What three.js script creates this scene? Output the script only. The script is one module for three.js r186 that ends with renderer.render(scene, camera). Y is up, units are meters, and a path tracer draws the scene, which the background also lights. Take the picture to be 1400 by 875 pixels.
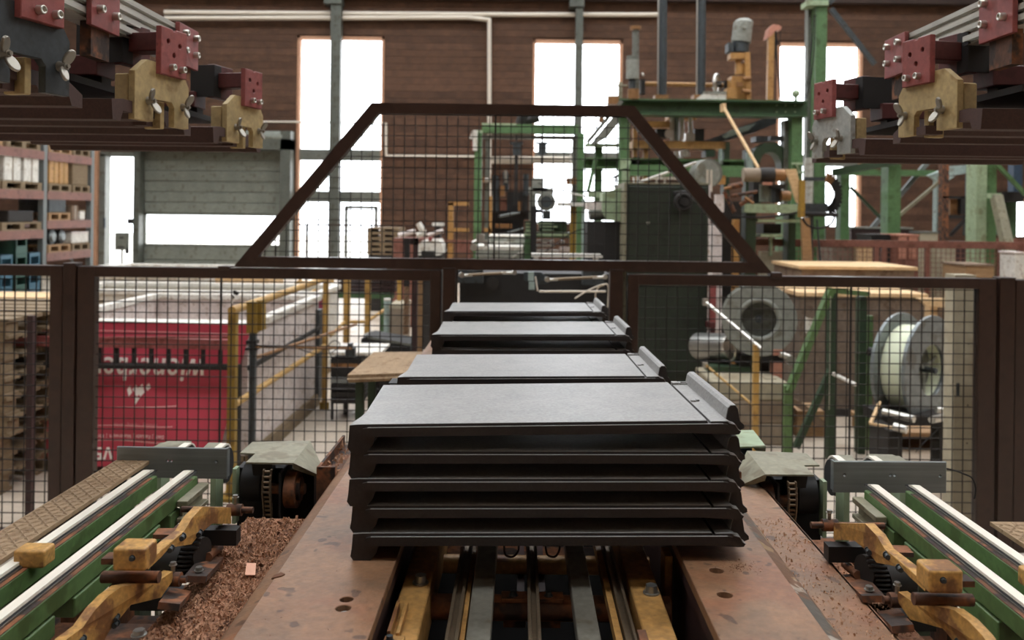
import * as THREE from 'three';
import { RoundedBoxGeometry } from 'three/addons/geometries/RoundedBoxGeometry.js';
import { RectAreaLightUniformsLib } from 'three/addons/lights/RectAreaLightUniformsLib.js';
import { mergeGeometries } from 'three/addons/utils/BufferGeometryUtils.js';

// ------------------------------------------------------------------ camera, sky, light, exposure
const scene = new THREE.Scene();
const F = 1200, PX = 712, PY = 291, ROLL = 0.0118, H = 1.65;      // focal length and optical axis of the photograph (pixels), tilt of the camera, eye height
const camera = new THREE.PerspectiveCamera(2 * Math.atan(437.5 / F) * 180 / Math.PI, 1.6, 0.05, 200);
camera.position.set(0, H, 0);
camera.rotation.z = ROLL;
camera.setViewOffset(1400, 875, 700 - PX, 437.5 - PY, 1400, 875);   // shift lens: verticals stay parallel
camera.focus = 1.3;
camera.userData.fStop = 7;
camera.updateProjectionMatrix();
scene.add(camera);
const renderer = new THREE.WebGLRenderer({ antialias: true });
renderer.toneMapping = THREE.LinearToneMapping;
renderer.toneMappingExposure = 0.93;
renderer.shadowMap.enabled = true;
RectAreaLightUniformsLib.init();
{ // an even, bright overcast sky
  const w = 64, h = 32, a = new Float32Array(w * h * 4);
  for (let j = 0; j < h; j++) for (let i = 0; i < w; i++) {
    const e = (j + 0.5) / h * 2 - 1, k = (j * w + i) * 4;            // row 0 is the nadir
    const s = e < 0 ? 0.45 : 1;
    a[k] = 0.95 * s; a[k + 1] = 0.99 * s; a[k + 2] = 1.04 * s; a[k + 3] = 1;
  }
  const sky = new THREE.DataTexture(a, w, h, THREE.RGBAFormat, THREE.FloatType);
  sky.mapping = THREE.EquirectangularReflectionMapping; sky.magFilter = THREE.LinearFilter; sky.needsUpdate = true;
  scene.background = sky;
  scene.backgroundIntensity = 8;
}
const FILL_INTENSITY = 2, FILL_COLOR = 0xfff0de;
const FILL_LAMPS = [];  // unseen lamps, added to fill the hall with light
for (const x of [-9, -3, 3, 9]) for (const z of [3.5, -2, -7.6, -12.5]) FILL_LAMPS.push([x, z]);

// ------------------------------------------------------------------ helpers
let seedState = 12345;
const rnd = () => { seedState = (seedState * 1664525 + 1013904223) >>> 0; return seedState / 4294967296; };
const rr = (a, b) => a + (b - a) * rnd();
const V = (x, y, z) => new THREE.Vector3(x, y, z);
const CR = Math.cos(ROLL), SR = Math.sin(ROLL);
// the point of the place at depth d (metres before the camera) that the photograph shows at pixel (px, py)
const at = (px, py, d) => { const dx = px - PX, dy = py - PY; return V((dx * CR + dy * SR) * d / F, H - (-dx * SR + dy * CR) * d / F, -d); };
const floorY = (px, d) => PY + H * F / d + ROLL * (px - PX);        // pixel row of the floor at depth d
const used = {};
const numbered = n => { const k = used[n] = (used[n] ?? -1) + 1; return k ? `${n}_${String(k).padStart(3, '0')}` : n; };
const bases = new Map();

function prep(g) {                                                    // plain triangles with uv in metres, laid on by the way each face points
  if (g.userData.done) return g;
  const keep = g.userData.keepUV;
  let n = g.index ? g.toNonIndexed() : g;
  for (const k of Object.keys(n.attributes)) if (!['position', 'normal', 'uv'].includes(k)) n.deleteAttribute(k);
  if (!n.attributes.normal) n.computeVertexNormals();
  n.morphAttributes = {};
  if (!keep) {
    const p = n.attributes.position, uv = new Float32Array(p.count * 2), ou = rnd() * 3, ov = rnd() * 3;
    const a = V(), b = V(), c = V();
    for (let i = 0; i < p.count; i += 3) {
      a.fromBufferAttribute(p, i); b.fromBufferAttribute(p, i + 1); c.fromBufferAttribute(p, i + 2);
      const nn = b.clone().sub(a).cross(c.clone().sub(a)); const x = Math.abs(nn.x), y = Math.abs(nn.y), z = Math.abs(nn.z);
      [a, b, c].forEach((q, k) => {
        const [u, v] = x >= y && x >= z ? [q.z, q.y] : y >= z ? [q.x, q.z] : [q.x, q.y];
        uv[(i + k) * 2] = u + ou; uv[(i + k) * 2 + 1] = v + ov;
      });
    }
    n.setAttribute('uv', new THREE.BufferAttribute(uv, 2));
  }
  n.userData = { done: true };
  return n;
}
const join = gs => { gs = [].concat(gs).flat(Infinity).map(prep); return gs.length === 1 ? gs[0].clone() : mergeGeometries(gs); };
const SPLIT = new Set('leg support_bar beam rail post web cross_bar brace bottom_board block slat edge clip bar foot_plate cross_member side_panel upright support runner wall shaft tie_rod rivet hanger guide_rail cross_beam hook corner_post cross_plate link_bar edge_strip stand pillar pipe cable hose roller knob bracket plate panel pad piston strut bearing_block gear_head collar jaw cylinder black_unit fitting linkage pan top_fittings arm button clamp_bar'.split(' '));
function thing(name, label, category, group) {
  const o = new THREE.Group(); o.name = numbered(name); o.userData = { label, category };
  if (group) o.userData.group = group;
  scene.add(o); return o;
}
function part(t, name, gs, m, parent, label) {                        // geometries in world coordinates; the first part sets the base of the thing
  const list = [].concat(gs).flat(Infinity);
  if (SPLIT.has(name) && list.length > 1) return list.map(q => part(t, name, q, m, parent, label))[0];   // each piece a mesh of its own
  const g = join(gs);
  if (!bases.has(t)) {
    g.computeBoundingBox(); const b = g.boundingBox;
    const p = V((b.min.x + b.max.x) / 2, b.min.y, (b.min.z + b.max.z) / 2); bases.set(t, p); t.position.copy(p);
  }
  const p = bases.get(t); g.translate(-p.x, -p.y, -p.z);
  const o = new THREE.Mesh(g, m); o.name = name; if (label) o.userData.label = label;
  (parent || t).add(o); return o;
}
function solo(name, label, category, gs, m, group) {
  const g = join(gs); g.computeBoundingBox(); const b = g.boundingBox;
  const p = V((b.min.x + b.max.x) / 2, b.min.y, (b.min.z + b.max.z) / 2); g.translate(-p.x, -p.y, -p.z);
  const o = new THREE.Mesh(g, m); o.name = numbered(name); o.position.copy(p); o.userData = { label, category }; if (group) o.userData.group = group;
  scene.add(o); return o;
}
function struct(name, gs, m) { const o = new THREE.Mesh(join(gs), m); o.name = name; o.userData = { kind: 'structure' }; scene.add(o); return o; }
function structGroup(name) { const o = new THREE.Group(); o.name = name; o.userData = { kind: 'structure' }; scene.add(o); bases.set(o, V(0, 0, 0)); return o; }
function copy(o, label, dx = 0, dy = 0, dz = 0) { const c = o.clone(); c.name = numbered(o.name.replace(/_\d{3}$/, '')); c.userData = { ...o.userData, label }; c.position.add(V(dx, dy, dz)); scene.add(c); return c; }

// geometry builders (world metres)
const box = (x0, x1, y0, y1, z0, z1) => { const g = new THREE.BoxGeometry(Math.abs(x1 - x0), Math.abs(y1 - y0), Math.abs(z1 - z0)); g.translate((x0 + x1) / 2, (y0 + y1) / 2, (z0 + z1) / 2); return g; };
const rbox = (x0, x1, y0, y1, z0, z1, r = 0.002, s = 2) => { const w = Math.abs(x1 - x0), h = Math.abs(y1 - y0), d = Math.abs(z1 - z0); const g = new RoundedBoxGeometry(w, h, d, s, Math.min(r, w / 2.1, h / 2.1, d / 2.1)); g.translate((x0 + x1) / 2, (y0 + y1) / 2, (z0 + z1) / 2); return g; };
function orient(g, pos, dir) { g.applyQuaternion(new THREE.Quaternion().setFromUnitVectors(V(0, 1, 0), dir.clone().normalize())); g.translate(pos.x, pos.y, pos.z); return g; }
const cyl = (a, b, r, r2 = r, seg = 16) => { const d = b.clone().sub(a); const g = new THREE.CylinderGeometry(r2, r, d.length(), seg); return orient(g, a.clone().add(b).multiplyScalar(0.5), d); };
const bar = (a, b, w, h) => {                                         // a box from a to b, w wide (level), h deep
  const d = b.clone().sub(a), l = d.length(); d.normalize();
  const up = Math.abs(d.y) > 0.95 ? V(0, 0, 1) : V(0, 1, 0); const s = d.clone().cross(up).normalize(), u = s.clone().cross(d);
  const g = new THREE.BoxGeometry(w, h, l); g.applyMatrix4(new THREE.Matrix4().makeBasis(s, u, d.clone().negate())); const c = a.clone().add(b).multiplyScalar(0.5); g.translate(c.x, c.y, c.z); return g;
};
const tube = (pts, r, seg = 24, rad = 8) => new THREE.TubeGeometry(new THREE.CatmullRomCurve3(pts), seg, r, rad);
const pipe = (pts, r, rad = 10) => { const out = []; for (let i = 0; i + 1 < pts.length; i++) out.push(cyl(pts[i], pts[i + 1], r, r, rad)); for (let i = 1; i + 1 < pts.length; i++) { const s = new THREE.SphereGeometry(r, rad, 8); s.translate(pts[i].x, pts[i].y, pts[i].z); out.push(s); } return out; };
// a closed polygon in some plane given as 3D points, made th thick along its normal
function sheet(P3, th, holes = []) {
  const n = V(); for (let i = 0; i < P3.length; i++) { const a = P3[i], b = P3[(i + 1) % P3.length]; n.x += (a.y - b.y) * (a.z + b.z); n.y += (a.z - b.z) * (a.x + b.x); n.z += (a.x - b.x) * (a.y + b.y); }
  n.normalize(); const o = P3[0], u = P3[1].clone().sub(o).normalize(), v = n.clone().cross(u);
  const f2 = p => { const q = p.clone().sub(o); return new THREE.Vector2(q.dot(u), q.dot(v)); };
  const two = P3.map(f2), pos = [];
  const tri = THREE.ShapeUtils.triangulateShape(two, []); const B = P3.map(p => p.clone().addScaledVector(n, -th));
  const push = (...q) => q.forEach(p => pos.push(p.x, p.y, p.z));
  for (const [a, b, c] of tri) { push(P3[a], P3[b], P3[c]); push(B[c], B[b], B[a]); }
  for (let i = 0; i < P3.length; i++) { const j = (i + 1) % P3.length; push(P3[i], B[i], B[j]); push(P3[i], B[j], P3[j]); }
  const g = new THREE.BufferGeometry(); g.setAttribute('position', new THREE.Float32BufferAttribute(pos, 3)); g.computeVertexNormals(); return g;
}
// a section [[x, y], ...] (counter-clockwise seen from +z) carried from z0 back to z1; sec may be a function of z
function loft(sec, zs) {
  const S = zs.map(z => (typeof sec === 'function' ? sec(z) : sec)), n = S[0].length, pos = [];
  const P = (k, i) => [S[k][i][0], S[k][i][1], zs[k]]; const push = (...q) => q.forEach(p => pos.push(...p));
  for (let k = 0; k + 1 < zs.length; k++) for (let i = 0; i < n; i++) { const j = (i + 1) % n; push(P(k, i), P(k + 1, i), P(k + 1, j)); push(P(k, i), P(k + 1, j), P(k, j)); }
  const e = zs.length - 1; const caps = k => THREE.ShapeUtils.triangulateShape(S[k].map(p => new THREE.Vector2(p[0], p[1])), []);
  for (const [a, b, c] of caps(0)) push(P(0, a), P(0, b), P(0, c));
  for (const [a, b, c] of caps(e)) push(P(e, c), P(e, b), P(e, a));
  const g = new THREE.BufferGeometry(); g.setAttribute('position', new THREE.Float32BufferAttribute(pos, 3)); g.computeVertexNormals(); return g;
}
const prism = (sec, z0, z1) => loft(sec, [Math.max(z0, z1), Math.min(z0, z1)]);
function plateShape(pts, holes, th, bevel = 0.0008) {                // outline in x, y (metres), th thick towards -z
  const s = new THREE.Shape(pts.map(p => new THREE.Vector2(p[0], p[1])));
  for (const [x, y, r] of holes) { const h = new THREE.Path(); h.absarc(x, y, r, 0, Math.PI * 2, true); s.holes.push(h); }
  const g = new THREE.ExtrudeGeometry(s, { depth: th, bevelEnabled: bevel > 0, bevelSize: bevel, bevelThickness: bevel, bevelSegments: 1, curveSegments: 10 }); g.translate(0, 0, -th); return g;
}
function socketBolt(pos, dir, r, len) { const p = [[0, len * 0.5], [r * 0.5, len * 0.5], [r * 0.52, len], [r * 0.88, len], [r, len * 0.88], [r, 0]].map(q => new THREE.Vector2(...q)); return orient(new THREE.LatheGeometry(p, 14), pos, dir); }
const hexBolt = (pos, dir, r, len) => { const a = new THREE.CylinderGeometry(r * 0.92, r, len, 6); a.translate(0, len / 2, 0); const w = new THREE.CylinderGeometry(r * 1.25, r * 1.25, len * 0.18, 16); w.translate(0, len * 0.09, 0); return [orient(a, pos, dir), orient(w, pos, dir)]; };
const disc = (c, dir, r, th, seg = 32) => orient(new THREE.CylinderGeometry(r, r, th, seg), c, dir);
// the same, measured on the photograph: pixels at a depth
const B = (x0, y0, x1, y1, d, th) => { const c = at((x0 + x1) / 2, (y0 + y1) / 2, d), w = Math.abs(x1 - x0) * d / F, h = Math.abs(y1 - y0) * d / F; return box(c.x - w / 2, c.x + w / 2, c.y - h / 2, c.y + h / 2, -d - th, -d); };
const BF = (x0, y0, x1, d, th) => { const a = at((x0 + x1) / 2, y0, d), w = Math.abs(x1 - x0) * d / F; return box(a.x - w / 2, a.x + w / 2, 0, a.y, -d - th, -d); };   // reaches down to the floor
const C = (p, q, rpx, seg = 14) => cyl(at(...p), at(...q), rpx * p[2] / F, rpx * q[2] / F, seg);
const L = (p, q, wpx, hpx = wpx) => bar(at(...p), at(...q), wpx * p[2] / F, hpx * p[2] / F);
const S = (pts, d, th) => { const P3 = pts.map(p => at(p[0], p[1], p[2] ?? d)); let a = 0; for (let i = 0; i < pts.length; i++) { const p = pts[i], q = pts[(i + 1) % pts.length]; a += p[0] * q[1] - q[0] * p[1]; } if (a > 0) P3.reverse(); return sheet(P3, th); };
const T = (pts, rpx, seg = 20) => tube(pts.map(p => at(...p)), rpx * pts[0][2] / F, seg, 6);
function prismX(sec, x0, x1) { const g = prism(sec.map(([z, y]) => [z, y]), 0.5, -0.5); const m = new THREE.Matrix4().makeBasis(V(0, 0, -1), V(0, 1, 0), V(1, 0, 0)); g.scale(1, 1, x1 - x0); g.applyMatrix4(m); g.translate((x0 + x1) / 2, 0, 0); return g; }

// ------------------------------------------------------------------ colour and grain
const hash = (x, y, s) => { let h = (x * 374761393 + y * 668265263 + s * 2147483647) | 0; h = Math.imul(h ^ (h >>> 13), 1274126177); return ((h ^ (h >>> 16)) >>> 0) / 4294967295; };
function vn(x, y, p, s) { const xi = Math.floor(x), yi = Math.floor(y), fx = x - xi, fy = y - yi, m = v => ((v % p) + p) % p; const u = fx * fx * (3 - 2 * fx), v = fy * fy * (3 - 2 * fy); const a = hash(m(xi), m(yi), s), b = hash(m(xi + 1), m(yi), s), c = hash(m(xi), m(yi + 1), s), d = hash(m(xi + 1), m(yi + 1), s); return a + (b - a) * u + (c - a) * v + (a - b - c + d) * u * v; }
const fbm = (u, v, base, oct, s) => { let r = 0, a = 0.5, t = 0; for (let i = 0; i < oct; i++) { const p = base << i; r += a * vn(u * p, v * p, p, s + i); t += a; a *= 0.55; } return r / t; };
function tex(n, fn, rep = 1, srgb = true) {
  const a = new Uint8Array(n * n * 4);
  for (let j = 0; j < n; j++) for (let i = 0; i < n; i++) { const c = fn(i / n, j / n), k = (j * n + i) * 4; for (let q = 0; q < 3; q++) a[k + q] = Math.max(0, Math.min(255, Math.round(c[q] * 255))); a[k + 3] = 255; }
  const t = new THREE.DataTexture(a, n, n); t.wrapS = t.wrapT = THREE.RepeatWrapping; t.magFilter = THREE.LinearFilter; t.minFilter = THREE.LinearFilter; if (srgb) t.colorSpace = THREE.SRGBColorSpace; t.repeat.set(rep, rep); t.needsUpdate = true; return t;
}
const mix = (a, b, t) => a.map((x, i) => x + (b[i] - x) * t), sm = (a, b, x) => { x = Math.max(0, Math.min(1, (x - a) / (b - a))); return x * x * (3 - 2 * x); };
const c8 = (r, g, b) => [r / 255, g / 255, b / 255];
const grimeFn = s => (u, v) => { const a = fbm(u, v, 4, 5, s), f = fbm(u, v, 40, 3, s + 9), k = sm(0.6, 0.75, fbm(u, v, 9, 4, s + 20)); return mix([0.9 + 0.14 * (a - 0.5) + 0.2 * (f - 0.5), 0.9 + 0.14 * (a - 0.5) + 0.2 * (f - 0.5), 0.89 + 0.14 * (a - 0.5) + 0.2 * (f - 0.5)], [0.66, 0.6, 0.53], 0.55 * k); };
const grime = tex(512, grimeFn(1), 1), grimeFine = tex(512, grimeFn(5), 3);
const speck = tex(512, (u, v) => { const f = fbm(u, v, 64, 3, 31), a = fbm(u, v, 6, 4, 33); const g = 0.86 + 0.2 * (f - 0.5) + 0.1 * (a - 0.5); return [g + 0.02 * a, g, g]; }, 5);
const rust = tex(1024, (u, v) => {
  const a = fbm(u, v, 3, 6, 51), b = fbm(u, v, 7, 5, 61), f = fbm(u, v, 70, 3, 71), st = fbm(u * 1, v, 24, 3, 81);
  let c = mix(c8(156, 114, 84), c8(178, 136, 104), sm(0.3, 0.7, a));
  c = mix(c, c8(172, 112, 80), 0.6 * sm(0.56, 0.74, b)); c = mix(c, c8(138, 116, 98), 0.5 * sm(0.52, 0.7, fbm(u, v, 4, 6, 91)));
  c = mix(c, c8(84, 60, 46), 0.6 * sm(0.72, 0.78, st)); return c.map(x => x * (0.88 + 0.24 * f));
}, 1.6);
const worn = tex(1024, (u, v) => { const b = fbm(u, v, 6, 6, 401), f = fbm(u, v, 90, 3, 411), p = fbm(u, v, 16, 4, 421); let c = mix(c8(146, 106, 80), c8(120, 92, 72), b); c = mix(c, c8(108, 104, 98), sm(0.56, 0.64, fbm(u, v, 9, 5, 431))); c = mix(c, c8(206, 176, 134), 0.8 * sm(0.62, 0.67, p)); c = mix(c, c8(216, 206, 194), 0.8 * sm(0.655, 0.69, fbm(u, v, 22, 4, 441))); return c.map(x => x * (0.85 + 0.3 * f)); }, 1.3);
const rustDark = tex(512, (u, v) => { const a = fbm(u, v, 6, 5, 101), f = fbm(u, v, 50, 3, 111); return mix(mix(c8(84, 56, 40), c8(132, 82, 50), sm(0.4, 0.7, a)), c8(50, 38, 32), sm(0.5, 0.66, fbm(u, v, 11, 4, 121))).map(x => x * (0.75 + 0.5 * f)); }, 2.5);
const oily = tex(512, (u, v) => { const a = fbm(u, v, 5, 5, 131), f = fbm(u, v, 60, 3, 141); return mix(mix(c8(172, 130, 74), c8(150, 112, 62), a), c8(104, 66, 44), 0.8 * sm(0.56, 0.7, fbm(u, v, 6, 5, 151))).map(x => x * (0.8 + 0.4 * f)); }, 2.2);
const oily2 = tex(512, (u, v) => { const a = fbm(u, v, 5, 5, 331), f = fbm(u, v, 60, 3, 341); return mix(mix(c8(196, 152, 84), c8(176, 132, 72), a), c8(112, 74, 48), 0.75 * sm(0.55, 0.7, fbm(u, v, 9, 5, 351))).map(x => x * (0.82 + 0.36 * f)); }, 4);
const steelMap = tex(512, (u, v) => { const a = fbm(u, v, 4, 5, 161), s = vn(u * 4, v * 200, 200, 171); const g = 0.86 + 0.18 * (a - 0.5) + 0.09 * (s - 0.5); return [g, g, g * 0.99]; }, 2);
const woodMap = tex(512, (u, v) => { const g = fbm(u * 0.25, v, 4, 2, 181), l = vn(u * 6, v * 90, 90, 191), f = fbm(u, v, 50, 2, 195); return mix([0.98, 0.95, 0.9], [0.76, 0.68, 0.58], 0.5 * l + 0.3 * g).map(x => x * (0.92 + 0.16 * f)); }, 2);
const clay = tex(512, (u, v) => { const a = fbm(u, v, 8, 5, 201), f = fbm(u, v, 60, 3, 211); return mix(mix(c8(158, 112, 86), c8(184, 136, 106), sm(0.35, 0.65, a)), c8(112, 76, 58), sm(0.58, 0.7, fbm(u, v, 14, 4, 221))).map(x => x * (0.75 + 0.5 * f)); }, 3);
const wallMap = tex(512, (u, v) => { const a = fbm(u, v, 4, 5, 231), b = fbm(u, v, 12, 4, 241), f = fbm(u, v, 60, 3, 251); const g = 0.84 + 0.22 * (a - 0.5) + 0.2 * (b - 0.5) + 0.16 * (f - 0.5); return [g, g * 0.985, g * 0.97]; }, 0.6);
const floorMap = tex(1024, (u, v) => { const a = fbm(u, v, 3, 6, 261), f = fbm(u, v, 80, 3, 271), k = sm(0.56, 0.72, fbm(u, v, 7, 5, 281)); return mix([0.9 + 0.2 * (a - 0.5), 0.88 + 0.2 * (a - 0.5), 0.85 + 0.2 * (a - 0.5)], [0.68, 0.6, 0.52], 0.5 * k).map(x => x * (0.93 + 0.14 * f)); }, 0.3);
const bumpFine = tex(256, (u, v) => { const f = fbm(u, v, 32, 3, 291); return [f, f, f]; }, 6, false);
const tread = tex(256, (u, v) => { const q = (x, y) => { const a = ((x % 1) + 1) % 1 - 0.5, b = ((y % 1) + 1) % 1 - 0.5; return Math.max(0, 1 - (a * a / 0.12 + b * b / 0.012)); }; const x = u * 4, y = v * 4; const h = (Math.floor(x) + Math.floor(y)) % 2 ? q(x, y) : q(y, x); const g = 0.15 + 0.85 * Math.sqrt(h); return [g, g, g]; }, 8, false);
function mat(color, rough = 0.6, metal = 0, o = {}) { const m = new THREE.MeshPhysicalMaterial({ color: new THREE.Color(color), roughness: rough, metalness: metal, ...o }); return m; }
const bf = { bumpMap: bumpFine, bumpScale: 0.0004 };
const M = {
  tileLit: mat(0xa0a19e, 0.42, 0, { map: speck, bumpMap: bumpFine, bumpScale: 0.00025 }),  // paler copy of tile for upward faces, their light put into the colour
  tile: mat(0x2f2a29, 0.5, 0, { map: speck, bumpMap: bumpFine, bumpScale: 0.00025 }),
  clayTile: mat(0x4c3128, 0.75, 0, { map: speck }),
  fence: mat(0x37231b, 0.34, 0, { map: grime }), wire: mat(0x1c1613, 0.5, 0.2),
  plate: mat(0xc8c5bf, 0.5, 0.15, { map: rust, ...bf }), rustDark: mat(0xffffff, 0.75, 0.1, { map: rustDark, ...bf }), oily: mat(0xffffff, 0.5, 0.1, { map: oily, ...bf }),
  clay: mat(0xd8d4d0, 0.95, 0, { map: clay, bumpMap: bumpFine, bumpScale: 0.003 }), chip: mat(0xa67e62, 0.95), chipDark: mat(0x6a4936, 0.95), chipPale: mat(0xb98f70, 0.95),
  worn: mat(0xe0dcd8, 0.5, 0.15, { map: worn, ...bf }),
  web: mat(0x45302f, 0.55, 0.2, { map: grime }), railSteel: mat(0x94816b, 0.33, 0.7, { map: steelMap }), beltSteel: mat(0xa09b8f, 0.35, 0.6, { map: grimeFine }),
  steel: mat(0xb4b4b0, 0.35, 0.85, { map: steelMap }), zinc: mat(0xc9c6bd, 0.3, 0.9), galv: mat(0x8d9496, 0.42, 0.45, { map: grime }), nut: mat(0x9a958a, 0.42, 0.75),
  alu: mat(0xd8d6cd, 0.45, 0.35, { map: steelMap }), grayPaint: mat(0x8f9494, 0.45, 0.4, { map: steelMap }), darkSteel: mat(0x4d5357, 0.48, 0.5, { map: grimeFine }),
  black: mat(0x1c1a19, 0.6, 0, { map: grime }), dark: mat(0x2b2724, 0.7, 0.1, { map: grime }), rubber: mat(0x1d1b1a, 0.9), voidShade: mat(0x0f0d0c, 0.95),  // the last, near-black, paints in the shade under the machines
  green: mat(0x5f7c4a, 0.5, 0, { map: grimeFine }), greenDeep: mat(0x3d5a38, 0.5, 0, { map: grime }), greenBg: mat(0x5a7d50, 0.5, 0, { map: grime }), greenDark: mat(0x33472f, 0.55, 0, { map: grime }), greenPale: mat(0xa4b795, 0.55, 0, { map: grime }), cabinet: mat(0x272f22, 0.5, 0, { map: grime }), greenGray: mat(0x948f78, 0.5, 0.1, { map: grimeFine }),
  belt: mat(0xe9e2d2, 0.5), dusty: mat(0xb09070, 0.9, 0, { map: grimeFine }), treadTan: mat(0xae9272, 0.8, 0, { map: grimeFine, bumpMap: tread, bumpScale: 0.004 }),
  red: mat(0x9c5350, 0.5, 0, { map: grimeFine }), redDark: mat(0x5e2d2b, 0.5, 0, { map: grimeFine }), mustard: mat(0xffffff, 0.5, 0.05, { map: oily2 }), clampYellow: mat(0xc0a877, 0.6, 0, { map: grimeFine }), clampGray: mat(0xb9bcb8, 0.5, 0.25, { map: grimeFine }),
  yellow: mat(0xbf9650, 0.45, 0, { map: grime }), orange: mat(0xb98a4e, 0.5, 0, { map: grime }), ochre: mat(0x9a7a2c, 0.6, 0, { map: grime }),
  brick: mat(0x5c412f, 0.9, 0, { map: wallMap }), brickB: mat(0x563c2b, 0.9, 0, { map: wallMap }), brickC: mat(0x624634, 0.9, 0, { map: wallMap }), mortar: mat(0x5a4030, 0.95, 0, { map: wallMap }),
  floor: mat(0xcbc0b2, 0.5, 0, { map: floorMap }), plain: mat(0x8a7564, 0.9, 0, { map: wallMap }), beamDark: mat(0x3c2a22, 0.8, 0, { map: wallMap }),
  column: mat(0x5c5f57, 0.5, 0.2, { map: grime }), frameGray: mat(0x74766e, 0.5, 0.2, { map: grime }), frameWood: mat(0xc79e86, 0.7, 0, { map: woodMap }), shutter: mat(0x7f8379, 0.55, 0.1, { map: grime }), conduit: mat(0xd2c8b8, 0.45, 0.3),
  glass: mat(0xffffff, 0.0, 0, { transmission: 1, thickness: 0, ior: 1.3 }),
  wood: mat(0xa58a6b, 0.8, 0, { map: woodMap }), woodPale: mat(0xe6cda8, 0.75, 0, { map: woodMap }), woodGray: mat(0x877a66, 0.85, 0, { map: woodMap }), cardboard: mat(0x86705d, 0.85, 0, { map: grime }), cardDark: mat(0x7b6b5d, 0.85, 0, { map: grime }),
  white: mat(0xe8e4dc, 0.6, 0, { map: grimeFine }), pinkWhite: mat(0xe6dad6, 0.6, 0, { map: grimeFine }), banner: mat(0xb03a4a, 0.45), bannerDark: mat(0x7c2f40, 0.5),
  crateGreen: mat(0x3f7a4a, 0.5), crateBlue: mat(0x3c6475, 0.5), crateTeal: mat(0x2c5145, 0.5), rackRed: mat(0x87574a, 0.5, 0, { map: grime }), rackGray: mat(0x6d7270, 0.5, 0.2),
  motor: mat(0x9a9c94, 0.5, 0.2, { map: grime }), brassy: mat(0x9a7048, 0.5, 0.4, { map: grime }), concrete: mat(0xb4ae9a, 0.85, 0, { map: floorMap }), stone: mat(0x9c8f80, 0.9, 0, { map: floorMap }), ropePale: mat(0xd6dcc0, 0.6), rope: mat(0x7a6048, 0.9), paleBlue: mat(0xa9bcb8, 0.5, 0, { map: grime }), blueDark: mat(0x2f4358, 0.5, 0, { map: grime }), pinkPaint: mat(0xc58873, 0.5, 0, { map: grime }),
};
// ------------------------------------------------------------------ the hall
struct('floor', box(-14.3, 14.3, -0.3, 0, -22.3, 6.3), M.floor);
struct('ground_outside', box(-40, 40, -0.35, -0.05, -60, -22.9), mat(0xb9b4aa, 0.9));
{ // roof with long skylights across the hall
  const sk = [[-20.2, -18.2], [-16, -13.8], [-11.2, -9], [-6.2, -4.4], [-0.7, 1.0]], roof = []; let z = -22.3;
  for (const [a, b] of sk) { roof.push(box(-14.3, 14.3, 9, 9.3, z, a)); z = b; } roof.push(box(-14.3, 14.3, 9, 9.3, z, 6.3));
  for (const [a, b] of sk) roof.push(box(-14.3, -12, 9, 9.3, a, b), box(12, 14.3, 9, 9.3, a, b));
  struct('ceiling', roof, M.plain);
  sk.forEach(([a, b], i) => { const w = structGroup('window_' + (i + 5)); for (let k = 0; k < 12; k++) { part(w, 'pane', box(-12 + k * 2 + 0.03, -10 + k * 2 - 0.03, 9.14, 9.15, a, b), M.glass); part(w, 'glazing_bar', box(-12 + k * 2 - 0.03, -12 + k * 2 + 0.03, 9.05, 9.25, a, b), M.frameGray); } });
}
struct('wall_left', box(-14.3, -14, 0, 9, -22.3, 6.3), M.plain);
struct('wall_right', box(14, 14.3, 0, 9, -22.3, 6.3), M.plain);
struct('wall_front', box(-14.3, 14.3, 0, 9, 6, 6.3), M.plain);
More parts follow.
